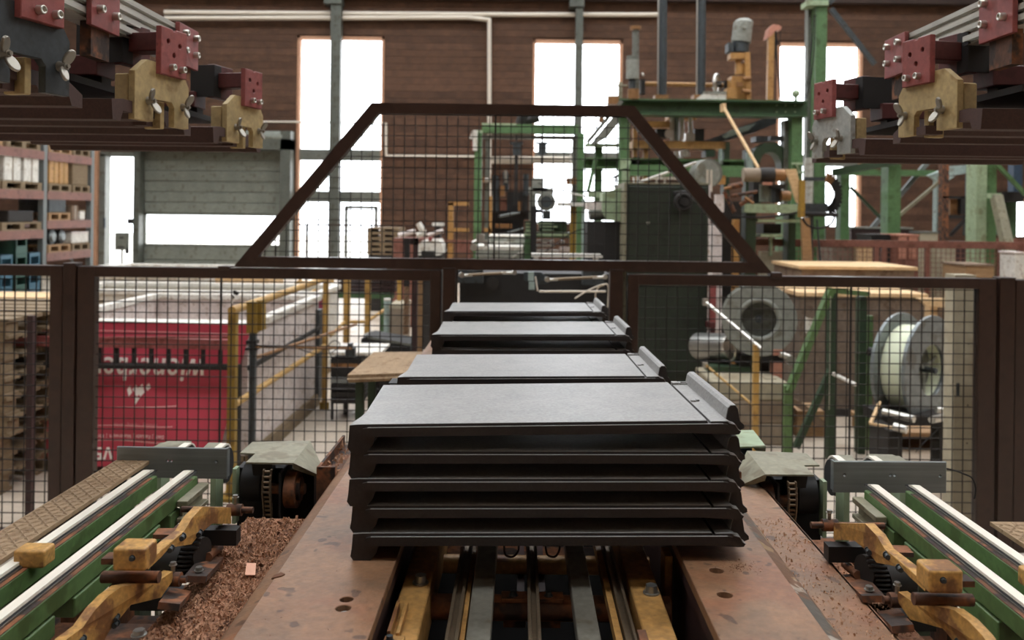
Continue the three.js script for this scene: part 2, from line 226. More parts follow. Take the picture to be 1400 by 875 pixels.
{
  const D = 22, X = px => (px - PX) * D / F;
  // openings of the back wall: x0, x1, y0, y1
  const O = [[X(143), X(191), 0, 2.96], [X(194), X(392), 0, 3.2], [X(404), X(523), 0, 6.02], [X(726), X(849), 1.4, 6.0], [X(1060), X(1177), 1.4, 6.0], [X(1386), X(1410), 1.2, 2.15]];
  const cuts = [...new Set([0, 1.2, 1.4, 2.15, 2.96, 3.2, 6.0, 6.02, 9])].sort((a, b) => a - b);
  const free = (y0, y1) => { const xs = []; let x = -14; for (const [a, b, p, q] of O) if (q > y0 + 0.02 && p < y1 - 0.02) { if (a > x) xs.push([x, a]); x = b; } if (x < 14) xs.push([x, 14]); return xs; };
  const core = []; for (let i = 0; i + 1 < cuts.length; i++) for (const [a, b] of free(cuts[i], cuts[i + 1])) core.push(box(a, b, cuts[i], cuts[i + 1], -22.3, -22.02));
  const wall = struct('wall_back', core, M.mortar); bases.set(wall, V(0, 0, 0));
  const ms = [M.brick, M.brickB, M.brickC];
  for (let k = 0; k < 41; k++) { const y0 = k * 0.173, y1 = y0 + 0.168; for (const [a, b] of free(y0, y1)) part(wall, 'block_course', rbox(a, b, y0, y1, -22.02, -21.992 - rnd() * 0.003, 0.004, 1), ms[Math.floor(rnd() * 3)]); }
  struct('trim_1', box(-14, 14, 6.95, 7.9, -22.0, -21.75), M.beamDark);
  // windows: frames and the upright glass planks between them
  const win = (name, x0, x1, y0, rows, cols, fm, plank = 0.21) => {
    const w = structGroup(name), top = rows[rows.length - 1], f = 0.07, zf = -22.12;
    part(w, 'window_frame', [box(x0, x0 + f, y0, top, zf - 0.1, zf + 0.12), box(x1 - f, x1, y0, top, zf - 0.1, zf + 0.12), box(x0, x1, top - f, top, zf - 0.1, zf + 0.12)], fm);
    let lo = y0;
    rows.forEach((hi, i) => {
      if (i < rows.length - 1) part(w, 'transom', box(x0 + f, x1 - f, hi - 0.14, hi + 0.14, zf - 0.09, zf + 0.09), M.frameGray);
      const a = i ? lo + 0.14 : lo, b = i < rows.length - 1 ? hi - 0.14 : hi - f;
      for (const [c0, c1] of cols) { const n = Math.max(1, Math.round((c1 - c0) / plank)), s = (c1 - c0) / n; for (let k = 0; k < n; k++) part(w, 'pane', box(c0 + k * s + 0.004, c0 + (k + 1) * s - 0.004, a, b, zf - 0.004, zf + 0.004), M.glass); }
      lo = hi;
    });
    return w;
  };
  const m1 = X(453), m1b = X(467);
  win('window_1', X(404), X(523), 0, [2.0, 3.05, 6.02], [[X(404) + 0.07, m1], [m1b, X(523) - 0.07]], M.frameWood);
  win('window_2', X(726), X(849), 1.4, [3.05, 6.0], [[X(726) + 0.07, X(783)], [X(793), X(849) - 0.07]], M.frameWood);
  win('window_3', X(1060), X(1177), 1.4, [3.05, 6.0], [[X(1060) + 0.07, X(1114)], [X(1124), X(1177) - 0.07]], M.frameWood);
  win('window_4', X(1386), X(1410), 1.2, [2.15], [[X(1386) + 0.07, X(1410) - 0.07]], M.frameWood);
  { // glazed door in window_1 and the entrance door on the left
    const d = structGroup('door_1'); part(d, 'door_frame', [box(X(471), X(475), 0, 1.75, -22.1, -22.0), box(X(512), X(516), 0, 1.75, -22.1, -22.0), box(X(471), X(516), 1.7, 1.78, -22.1, -22.0), box(X(471), X(516), 0, 0.3, -22.1, -22.0)], M.frameGray);
    const e = structGroup('door_2'); part(e, 'door_frame', [box(X(138), X(146), 0, 3.0, -22.2, -21.9), box(X(138), X(192), 2.94, 3.05, -22.2, -21.9), box(X(187), X(192), 0, 3.0, -22.2, -21.9)], M.frameGray);
    part(e, 'pane', box(X(146), X(187), 0.0, 2.94, -22.13, -22.12), M.glass); part(e, 'door_handle', cyl(V(X(146), 1.4, -21.88), V(X(146), 1.15, -21.88), 0.03), M.darkSteel);
    struct('trim_2', box(X(127), X(137), 0, 3.2, -21.98, -21.8), M.frameWood);
  }
  { // sectional door
    const s = structGroup('door_3'), a = X(196), b = X(390);
    part(s, 'door_frame', [box(X(189), X(197), 0, 3.25, -22.0, -21.7), box(X(388), X(402), 0, 3.6, -22.0, -21.6), box(X(189), X(402), 3.13, 3.4, -22.0, -21.6)], M.column);
    const ys = [0, 0.36, 0.72]; for (let k = 0; k < 2; k++) part(s, 'panel', rbox(a, b, ys[k] + 0.005, ys[k + 1] - 0.005, -22.1, -22.03, 0.02, 2), M.shutter);
    part(s, 'pane', box(a + 0.05, b - 0.05, 0.76, 1.5, -22.08, -22.07), M.glass); part(s, 'window_frame', [box(a, b, 0.72, 0.77, -22.1, -22.02), box(a, b, 1.49, 1.54, -22.1, -22.02), box(a, a + 0.05, 0.72, 1.54, -22.1, -22.02), box(b - 0.05, b, 0.72, 1.54, -22.1, -22.02)], M.shutter);
    for (let k = 0; k < 6; k++) part(s, 'panel', rbox(a, b, 1.545 + k * 0.268, 1.545 + (k + 1) * 0.268 - 0.008, -22.1, -22.03, 0.02, 2), M.shutter);
    part(s, 'backing', [box(a - 0.1, b + 0.1, 1.5, 3.3, -22.2, -22.12), box(a - 0.1, b + 0.1, 0, 0.75, -22.2, -22.12)], M.shutter);
    part(s, 'drum', cyl(V(a, 3.45, -21.75), V(b, 3.45, -21.75), 0.16), M.shutter);
  }
  // steel columns and the pipes on the wall
  const col = (x0, x1, label) => { const t = thing('steel_column', label, 'column'); part(t, 'shaft', box(X(x0), X(x1), 0, 9, -21.9, -21.65), M.column); part(t, 'bracket', box(X(x0) - 0.16, X(x1) + 0.02, 6.75, 7.1, -21.95, -21.6), M.column); };
  col(453, 467, 'dark steel column in front of the tall window beside the shutter door');
  col(783, 793, 'dark steel column in front of the tall window behind the small green gantry');
  const yp = 1.65 + (289 - 21) * D / F;
  const cp = (name, label, pts, r, m = M.conduit) => solo(name, label, 'pipe', pipe(pts.map(p => at(p[0], p[1], p[2] ?? 21.9)), r), m);
  cp('wall_pipe', 'long pale pipe running level across the top of the brick wall', [[225, 17], [700, 20], [900, 20]], 0.06);
  cp('wall_pipe', 'pale pipe below the long one that bends down beside the wide brick field', [[225, 25, 21.85], [640, 24, 21.85], [669, 27, 21.85], [669, 345, 21.85]], 0.055);
  cp('conduit', 'thin pale conduit crossing the tall left window', [[300, 166], [525, 168]], 0.025);
  cp('conduit', 'thin conduit that drops right of the left window and runs along the wall', [[528, 168], [528, 213], [650, 214]], 0.028);
  cp('wall_pipe', 'upper of two level pipes behind the small green gantry', [[668, 216], [790, 216]], 0.04);
  cp('wall_pipe', 'lower of two level pipes behind the small green gantry', [[668, 222, 21.86], [790, 222, 21.86]], 0.035);
  cp('wall_pipe', 'level pipe on the brick wall right of the far green post', [[1180, 200], [1290, 203]], 0.04);
}
// unseen lamps added under the ceiling as fill light
for (const [x, z] of FILL_LAMPS) {
  const t = thing('fill_lamp', 'long white lamp panel added as fill light under the hall ceiling', 'lamp', 'added fill lamps under the ceiling');
  part(t, 'fill_lamp_housing', box(x - 1.25, x + 1.25, 8.72, 8.82, z - 0.45, z + 0.45), M.white);
  part(t, 'diffuser', box(x - 1.2, x + 1.2, 8.7, 8.72, z - 0.4, z + 0.4), mat(0xffffff, 0.6, 0, { emissive: new THREE.Color(FILL_COLOR), emissiveIntensity: 3 }));
  part(t, 'hanger', [box(x - 0.9, x - 0.88, 8.82, 9.02, z - 0.01, z + 0.01), box(x + 0.88, x + 0.9, 8.82, 9.02, z - 0.01, z + 0.01)], M.darkSteel);
  const l = new THREE.RectAreaLight(FILL_COLOR, FILL_INTENSITY, 2.4, 0.8); l.position.set(x, 8.68, z); l.rotation.x = -Math.PI / 2; scene.add(l);
}
// ------------------------------------------------------------------ fence of brown steel with wire mesh
{
  const D = 4.12, fx = (px, py = 450) => at(px, py, D).x, fy = (px, py) => at(px, py, D).y, zf = -D;
  const Hb = 0.08;
  function mesh(x0, x1, y0, y1, inside = null, pitch = 0.0502) {
    const g = [], r = 0.0021;
    const spans = inside || { v: () => [y0, y1], h: () => [x0, x1] };
    for (let x = x0 + pitch * 0.7; x < x1; x += pitch) { const s = spans.v(x); if (s) g.push(box(x - r, x + r, s[0], s[1], zf - 0.024, zf - 0.024 + 2 * r)); }
    for (let y = y0 + pitch * 0.5; y < y1; y += pitch) { const s = spans.h(y); if (s) g.push(box(s[0], s[1], y - r, y + r, zf - 0.0285, zf - 0.0285 + 2 * r)); }
    return g;
  }
  function panel(label, x0, x1, yt, wl, wr, heavy = []) {
    const t = thing('mesh_fence', label, 'fence'), fw = 0.05;
    part(t, 'rail', rbox(x0, x1, Hb, Hb + fw, zf - 0.05, zf, 0.003, 1), M.fence);
    part(t, 'rail', rbox(x0, x1, yt - fw, yt, zf - 0.05, zf, 0.003, 1), M.fence);
    part(t, 'stile', rbox(x0, x0 + wl, Hb, yt, zf - 0.052, zf + 0.002, 0.003, 1), M.fence);
    part(t, 'stile', rbox(x1 - wr, x1, Hb, yt, zf - 0.052, zf + 0.002, 0.003, 1), M.fence);
    const m = part(t, 'wire_mesh', mesh(x0 + wl, x1 - wr, Hb + fw, yt - fw), M.wire); m.userData.kind = 'stuff';
    for (const x of heavy) part(t, 'stiffener', box(x - 0.004, x + 0.004, Hb + fw, yt - fw, zf - 0.032, zf - 0.024), M.wire);
    return t;
  }
  const post = (px0, px1, pyTop, label) => { const t = thing('fence_post', label, 'post'); part(t, 'foot_plate', rbox(fx(px0) - 0.03, fx(px1) + 0.03, 0, 0.012, zf - 0.1, zf + 0.05, 0.003, 1), M.fence); part(t, 'shaft', rbox(fx(px0), fx(px1), 0.012, fy((px0 + px1) / 2, pyTop), zf - 0.055, zf + 0.012, 0.003, 1), M.fence); part(t, 'cap', rbox(fx(px0) - 0.002, fx(px1) + 0.002, fy((px0 + px1) / 2, pyTop), fy((px0 + px1) / 2, pyTop) + 0.006, zf - 0.057, zf + 0.014, 0.002, 1), M.fence); return t; };
  const yL = fy(0, 362), y1 = fy(300, 366), y2 = fy(1200, 379);
  panel('fence panel at the left picture edge in front of the pallet rack', fx(-140), fx(85), yL, 0.05, 0.06);
  post(87, 104, 361, 'square brown fence post between the two panels on the left');
  panel('brown fence panel in front of the red banner', fx(105), fx(602), y1, 0.08, 0.05, [fx(299)]);
  post(605, 622, 368, 'slim brown fence post left of the conveyor opening');
  post(833, 851, 370, 'slim brown fence post right of the conveyor opening');
  solo('pale_pipe', 'thin pale upright pipe beside the post right of the opening', 'pipe', [cyl(V(fx(854), 0.02, zf - 0.03), V(fx(854), fy(854, 371), zf - 0.03), 0.0085), cyl(V(fx(854), fy(854, 398), zf - 0.03), V(fx(854), fy(854, 394), zf - 0.03), 0.013)], M.greenGray);
  panel('brown fence panel in front of the wire reels', fx(858), fx(1362), y2, 0.05, 0.083, [fx(1166)]);
  post(1365, 1386, 381, 'square brown fence post at the right end of the reel panel');
  panel('fence panel at the right picture edge', fx(1388), fx(1560), y2 - 0.005, 0.1, 0.05);
  { // the guard above the opening, a trapezium
    const t = thing('upper_guard', 'brown trapezium guard with wire mesh standing above the fence opening', 'fence');
    const P = (px, py) => V(fx(px, py), fy(px, py), 0), w = 0.05;
    const yb = y1 + 0.004, yt = P(686, 150).y + 0.026, xl = P(319, 367).x, xr = P(1056, 370).x, xtl = P(508, 144).x, xtr = P(867, 144).x;
    const slab = pts => loft(pts.map(p => [p[0], p[1]]), [zf + 0.002, zf - 0.052]);
    const sl = (xtl - xl) / (yt - yb), sr = (xtr - xr) / (yt - yb), wl = w * Math.hypot(1, sl), wr = w * Math.hypot(1, sr);
    part(t, 'rail', slab([[xl, yb], [xr, yb], [xr + sr * w, yb + w], [xl + sl * w, yb + w]]), M.fence);
    part(t, 'rail', slab([[xtl - sl * w, yt - w], [xtr - sr * w, yt - w], [xtr, yt], [xtl, yt]]), M.fence);
    part(t, 'diagonal', slab([[xl + sl * w, yb + w], [xl + sl * w + wl * 1.15, yb + w], [xtl - sl * w + wl * 1.15, yt - w], [xtl - sl * w, yt - w]]), M.fence);
    part(t, 'diagonal', slab([[xr + sr * w - wr * 1.15, yb + w], [xr + sr * w, yb + w], [xtr - sr * w, yt - w], [xtr - sr * w - wr * 1.15, yt - w]]), M.fence);
    const lo = yb + w, hi = yt - w, xa = y => xl + sl * (y - yb) + wl, xb = y => xr + sr * (y - yb) - wr;
    const m = part(t, 'wire_mesh', mesh(xa(lo), xb(lo), lo, hi, { h: y => [xa(y), xb(y)], v: x => { const tl = (x - xl - wl) / sl + yb, tr = (x - xr + wr) / sr + yb; const top = Math.min(hi, tl, tr); return top > lo + 0.02 ? [lo, top] : null; } }), M.wire); m.userData.kind = 'stuff';
    part(t, 'stiffener', box(fx(674) - 0.004, fx(674) + 0.004, lo, hi, zf - 0.032, zf - 0.024), M.wire);
    for (const px of [306, 1061]) part(t, 'clip', rbox(fx(px) - 0.03, fx(px) + 0.025, y1 - 0.01 - (px > 700 ? 0.01 : 0), y1 + 0.008, zf - 0.056, zf + 0.007, 0.003, 1), M.fence);
    for (const px of [620, 846]) part(t, 'holder', box(fx(px) - 0.012, fx(px) + 0.012, y1 - 0.3, yb + 0.01, zf - 0.075, zf - 0.056), M.fence);
  }
}
// ------------------------------------------------------------------ the roof tiles
const GRP_T = i => `roof tiles in the ${['nearest', 'second', 'third', 'farthest'][i]} stack`;
function makeTile() {
  const t = thing('roof_tile', '', 'roof tile', '');
  bases.set(t, V(0, 0, 0));
  const W = 0.5, Dp = 0.26;                                            // left front top corner at the origin
  const flare = z => 0.011 * sm(0.075, 0.0, -z);
  const sec = z => { const f = flare(z), a = sm(0, 0.02, -z) * 0.0; return [[-f - 0.003, -0.029], [-f + 0.001, -0.035], [0.0155 - f * 0.4, -0.035], [0.0185, -0.026], [0.0215, -0.0158], [0.43, -0.0158], [0.484, -0.0185], [0.4895, -0.018], [0.4915, -0.0145], [0.488, -0.0125], [0.484, -0.0055], [0.4765, -0.0035], [0.474, -0.0012], [0.453, -0.0012], [0.4515, -0.0035], [0.449, -0.0035], [0.4475, 0], [0.0, 0 - a], [-f, -0.0008], [-f - 0.0015, -0.02]]; };
  const body = part(t, 'tile_body', loft(sec, [0, -0.02, -0.045, -0.075, -Dp]), M.tile);
  part(t, 'front_lip', prism([[0.006, -0.0148], [0.474, -0.0148], [0.474, -0.0045], [0.47, -0.0036], [0.01, -0.0036], [0.006, -0.0045]], 0.0035, -0.001), M.tile);
  part(t, 'lit_engobe_top', [loft(z => { const f = flare(z); return [[-f, -0.0008], [0, 0], [0.4475, 0], [0.4475, 0.0006], [0.0004, 0.0006], [-f + 0.0004, -0.0002]]; }, [-0.0005, -0.02, -0.045, -0.075, -Dp]), prism([[0.4525, -0.0012], [0.4745, -0.0012], [0.4785, -0.0035], [0.479, -0.0029], [0.475, -0.0006], [0.4525, -0.0006]], -0.001, -Dp), prism([[0.4755, -0.0025], [0.479, 0.0135], [0.4823, 0.0167], [0.4887, 0.0167], [0.4917, 0.0127], [0.4921, 0.0129], [0.4889, 0.0172], [0.482, 0.0172], [0.4784, 0.0138], [0.4749, -0.0022]].reverse(), -0.0145, -Dp), prism([[0.012, -0.0036], [0.468, -0.0036], [0.468, -0.0032], [0.012, -0.0032]], 0.0034, 0), prism([[0.4765, -0.0036], [0.484, -0.0056], [0.4881, -0.0125], [0.4915, -0.0146], [0.492, -0.0141], [0.4887, -0.012], [0.4845, -0.0049], [0.4766, -0.0029]], 0.0006, -0.0135)], M.tileLit, body);  // engobe top painted paler for light on upward faces, thin strips as highlights
  part(t, 'side_rim', [prism([[0.476, -0.003], [0.488, -0.012], [0.494, -0.016], [0.5, -0.0135], [0.4995, -0.009], [0.494, -0.004], [0.4915, 0.0125], [0.4885, 0.0165], [0.4825, 0.0165], [0.4795, 0.0135]], -0.014, -Dp)], M.tile);
  part(t, 'lug', [rbox(0.4535, 0.4605, -0.0012, 0.0018, -0.125, -0.118, 0.0008, 1), rbox(0.4615, 0.466, -0.0012, 0.0022, -0.129, -0.121, 0.0008, 1)], M.tileLit, body);
  part(t, 'lug', [rbox(0.452, 0.462, -0.0012, 0.0028, -0.2585, -0.244, 0.0008, 1)], M.tileLit, body);
  part(t, 'nail_hole', [box(0.464, 0.4765, -0.0012, 0.0022, -0.2585, -0.2555), box(0.464, 0.4765, -0.0012, 0.0016, -0.247, -0.2445), box(0.463, 0.4655, -0.0012, 0.0022, -0.2585, -0.2445)], M.tileLit, body);
  part(t, 'nail_hole', cyl(V(0.468, -0.0013, -0.12), V(0.468, -0.0008, -0.12), 0.0022), M.black, body);
  return t;
}
const PLATE_Y = H - 0.453;
{
  const proto = makeTile();
  const ords = ['topmost', 'second from the top', 'middle', 'second from the bottom', 'lowest'];
  const stacks = [[1.138, -0.2075, 5, 0.012, 0.03], [1.655, -0.2175, 4, 0.008, 0.02], [2.235, -0.212, 4, 0.006, 0.02], [2.76, -0.226, 4, 0.006, 0.02]];
  const sname = ['nearest', 'second', 'third', 'farthest'], oname = n => n === 5 ? ords : ['topmost', 'second from the top', 'second from the bottom', 'lowest'];
  let first = true;
  stacks.forEach(([d, x, n, tilt, yaw], s) => {
    for (let k = 0; k < n; k++) {
      const i = n - 1 - k, o = first ? proto : proto.clone();
      if (!first) { o.name = numbered('roof_tile'); scene.add(o); }
      first = false;
      const top = k === n - 1, dx = top ? 0 : s ? rr(-0.002, 0.003) : [0.0065, 0.005, 0.001, 0.0015][k];
      o.position.set(x + dx, PLATE_Y + 0.035 * (k + 1) + 0.0006, -d + (top ? 0 : rr(-0.003, 0.003)));
      o.scale.set(1.018, 1, 1);
      o.rotation.set(0, yaw + rr(-0.003, 0.003), (top ? tilt : 0) + 0.0035);
      o.userData = { label: `grey flat roof tile, ${oname(n)[i]} of the ${sname[s]} stack on the conveyor`, category: 'roof tile', group: GRP_T(s) };
    }
  });
}
// ------------------------------------------------------------------ the conveyor table that carries them
{
  const t = thing('conveyor_table', 'rust-stained steel conveyor table with two slide plates under the tile stacks', 'conveyor');
  const y = PLATE_Y, Z0 = -0.42, Z1 = -4.0;
  part(t, 'frame', [box(-0.27, -0.2, 0, y - 0.12, -0.7, -0.62), box(0.26, 0.33, 0, y - 0.12, -0.7, -0.62), box(-0.27, -0.2, 0, y - 0.12, -3.7, -3.62), box(0.26, 0.33, 0, y - 0.12, -3.7, -3.62), box(-0.27, 0.33, 0.25, 0.32, -0.69, -0.63), box(-0.27, 0.33, 0.25, 0.32, -3.69, -3.63)], M.web);
  const slot = (x0, x1, holes) => { const g = plateShape([[x0, 0], [x1, 0], [x1, Z0 - Z1], [x0, Z0 - Z1]], holes.map(([x, d, r]) => [x, d + Z0, r]), 0.012); g.rotateX(-Math.PI / 2); g.translate(0, y - 0.012 + 0.012, Z0); return g; };
  const pl = part(t, 'slide_plate', slot(-0.297, -0.157, [[-0.1975, 1.022, 0.0085], [-0.1968, 0.999, 0.0095]].map(a => [a[0], a[1], a[2]])), M.plate);
  part(t, 'bolt', socketBolt(V(-0.1955, y - 0.012, -1.0), V(0, 1, 0), 0.006, 0.007), M.steel, pl);
  part(t, 'slide_plate', slot(0.218, 0.336, [[0.2545, 1.1175, 0.01], [0.2485, 1.046, 0.01]]), M.plate);
  // bent outer edges
  part(t, 'edge_strip', prism([[-0.2965, y - 0.002], [-0.2975, y - 0.012], [-0.318, y - 0.022], [-0.318, y - 0.07], [-0.323, y - 0.07], [-0.323, y - 0.017], [-0.317, y - 0.011]].reverse(), Z0, Z1), M.plate);
  part(t, 'edge_strip', prism([[0.3365, y - 0.002], [0.3375, y - 0.012], [0.358, y - 0.022], [0.358, y - 0.07], [0.363, y - 0.07], [0.363, y - 0.017], [0.357, y - 0.011]], Z0, Z1), M.worn);
  // webs under the plates
  part(t, 'web', [box(-0.172, -0.164, y - 0.16, y - 0.0125, Z0, Z1), box(-0.29, -0.157, y - 0.16, y - 0.15, Z0, Z1), prism([[-0.161, y - 0.03], [-0.1575, y - 0.03], [-0.1575, y - 0.0125], [-0.161, y - 0.0125]], Z0, Z1)], M.web);
  part(t, 'web', [box(0.225, 0.233, y - 0.16, y - 0.0125, Z0, Z1), box(0.218, 0.33, y - 0.16, y - 0.15, Z0, Z1), prism([[0.2185, y - 0.03], [0.222, y - 0.03], [0.222, y - 0.0125], [0.2185, y - 0.0125]], Z0, Z1)], M.web);
  part(t, 'floor_pan', box(-0.29, 0.35, y - 0.42, y - 0.41, Z0, Z1), M.voidShade);  // near-black colour stands for the deep shade below the rails
  part(t, 'side_panel', [box(-0.29, -0.285, y - 0.42, y - 0.16, Z0, Z1), box(0.345, 0.35, y - 0.42, y - 0.16, Z0, Z1)], M.web);
  const yb = H - 0.49;
  const beam = (x0, x1) => part(t, 'beam', rbox(x0, x1, yb - 0.06, yb, Z0, Z1, 0.003, 2), M.oily);
  const b1 = beam(-0.15, -0.1125), b2 = beam(0.1495, 0.187);
  part(t, 'bolt', hexBolt(V(-0.1265, yb, -1.158), V(0, 1, 0), 0.0085, 0.011), M.steel, b1);
  part(t, 'bolt', hexBolt(V(0.1745, yb, -1.135), V(0, 1, 0), 0.0085, 0.011), M.steel, b2);
  part(t, 'clamp', [rbox(-0.149, -0.126, yb, yb + 0.007, -1.0, -0.965, 0.001, 1), rbox(-0.147, -0.1425, yb, yb + 0.012, -1.08, -1.0, 0.001, 1), rbox(-0.137, -0.1325, yb, yb + 0.01, -1.08, -1.0, 0.001, 1), rbox(-0.146, -0.142, yb, yb + 0.006, -0.965, -0.93, 0.001, 1), rbox(-0.135, -0.131, yb, yb + 0.006, -0.965, -0.93, 0.001, 1)], M.oily, b1);
  part(t, 'bolt', hexBolt(V(-0.1415, yb + 0.007, -0.985), V(0, 1, 0), 0.0045, 0.007), M.darkSteel, b1);
  part(t, 'scale_strip', rbox(0.142, 0.1525, yb - 0.002, yb + 0.003, -1.03, Z0, 0.001, 1), M.rustDark, b2);
  // two grooved guide rails, two flat bands and the grooved middle rail
  const grooved = (x0, x1) => { const w = x1 - x0; return prism([[x0, yb - 0.021], [x1, yb - 0.021], [x1, yb], [x1 - w * 0.25, yb], [x1 - w * 0.32, yb - 0.006], [x0 + w * 0.32, yb - 0.006], [x0 + w * 0.25, yb], [x0, yb]], Z0, Z1); };
  part(t, 'guide_rail', grooved(-0.0815, -0.0665), M.railSteel); part(t, 'guide_rail', grooved(0.127, 0.1405), M.railSteel); part(t, 'guide_rail', grooved(0.0145, 0.0295), M.railSteel);
  part(t, 'band', rbox(-0.0575, -0.029, yb - 0.02, yb, Z0, Z1, 0.002, 2), M.beltSteel); part(t, 'band', rbox(0.0715, 0.0985, yb - 0.02, yb, Z0, Z1, 0.002, 2), M.beltSteel);
  part(t, 'side_bar', [box(0.117, 0.125, yb - 0.021, yb - 0.006, Z0, Z1)], M.oily); part(t, 'side_bar', [box(-0.0655, -0.06, yb - 0.021, yb - 0.008, Z0, Z1)], M.oily);
  // cross shaft with clamps
  const zs = -1.175, ysh = yb - 0.0385;
  part(t, 'cross_shaft', cyl(V(-0.158, ysh, zs), V(0.205, ysh, zs), 0.0165, 0.0165, 24), M.rustDark);
  for (const x of [-0.002, 0.045]) { const c = part(t, 'clamp', [rbox(x - 0.018, x + 0.018, ysh + 0.012, ysh + 0.018, zs - 0.01, zs + 0.014, 0.001, 1), rbox(x - 0.015, x + 0.015, ysh - 0.03, ysh + 0.013, zs - 0.012, zs - 0.006, 0.001, 1)], M.rustDark); part(t, 'bolt', hexBolt(V(x - 0.002, ysh + 0.018, zs + 0.004), V(0, 1, 0), 0.0048, 0.006), M.darkSteel, c); }
  part(t, 'cross_tube', cyl(V(-0.158, yb - 0.055, -1.36), V(0.205, yb - 0.055, -1.36), 0.014, 0.014, 20), M.oily);
  part(t, 'cross_tube', cyl(V(-0.158, yb - 0.055, -2.2), V(0.205, yb - 0.055, -2.2), 0.014, 0.014, 20), M.oily);
  part(t, 'link_bar', [box(0.001, 0.012, yb - 0.075, yb - 0.068, -1.21, -1.75), box(0.032, 0.043, yb - 0.075, yb - 0.068, -1.21, -1.75)], M.web);
  part(t, 'hook', [tube([V(-0.018, yb + 0.022, -1.24), V(-0.016, yb + 0.007, -1.24), V(-0.006, yb + 0.004, -1.24), V(0.002, yb + 0.012, -1.24), V(0.003, yb + 0.022, -1.24)], 0.0016, 16, 6), tube([V(0.04, yb + 0.022, -1.24), V(0.044, yb + 0.007, -1.24), V(0.054, yb + 0.005, -1.24), V(0.06, yb + 0.014, -1.24), V(0.061, yb + 0.022, -1.24)], 0.0016, 16, 6)], M.web);
  part(t, 'upright', rbox(0.205, 0.2165, y - 0.3, y - 0.02, -1.25, -1.215, 0.002, 1), M.oily);
  part(t, 'cross_bar', [rbox(0.187, 0.27, yb - 0.056, yb - 0.05, -1.06, -1.04, 0.001, 1)], M.steel);
  part(t, 'cross_plate', [box(-0.158, 0.22, yb - 0.12, yb - 0.11, -0.9, -0.98), box(-0.158, 0.22, yb - 0.12, yb - 0.11, -1.5, -1.58)], M.rustDark);
  // open brackets at both sides with swarf in them
  for (const s of [-1, 1]) {
    const xc = s < 0 ? -0.3395 : 0.3795, a = xc - 0.0165, b = xc + 0.0165;
    const k = part(t, 'bracket', [rbox(a, b, y - 0.13, y - 0.0005, -1.56, -1.552, 0.001, 1), box(s < 0 ? a : b - 0.005, s < 0 ? a + 0.005 : b, y - 0.1, y - 0.002, -1.78, -1.56), box(a, b, y - 0.03, y - 0.022, -1.78, -1.56)], M.rustDark);
  }
}
function chips(name, label, spots, m, sz = [0.004, 0.012]) {          // swarf and clay crumbs, more than anyone could count
  const g = new THREE.TetrahedronGeometry(1, 0); const o = new THREE.InstancedMesh(g, m, spots.length); const M4 = new THREE.Matrix4(), q = new THREE.Quaternion(), e = new THREE.Euler();
  spots.forEach((p, i) => { e.set(rnd() * 6, rnd() * 6, rnd() * 6); q.setFromEuler(e); const s = rr(sz[0], sz[1]) * (0.4 + rnd() * rnd()); M4.compose(p, q, V(s * rr(0.8, 2.6), s * rr(0.25, 0.6), s * rr(0.5, 1))); o.setMatrixAt(i, M4); });
  o.name = numbered(name); o.userData = { kind: 'stuff', label, category: 'debris' }; scene.add(o); return o;
}
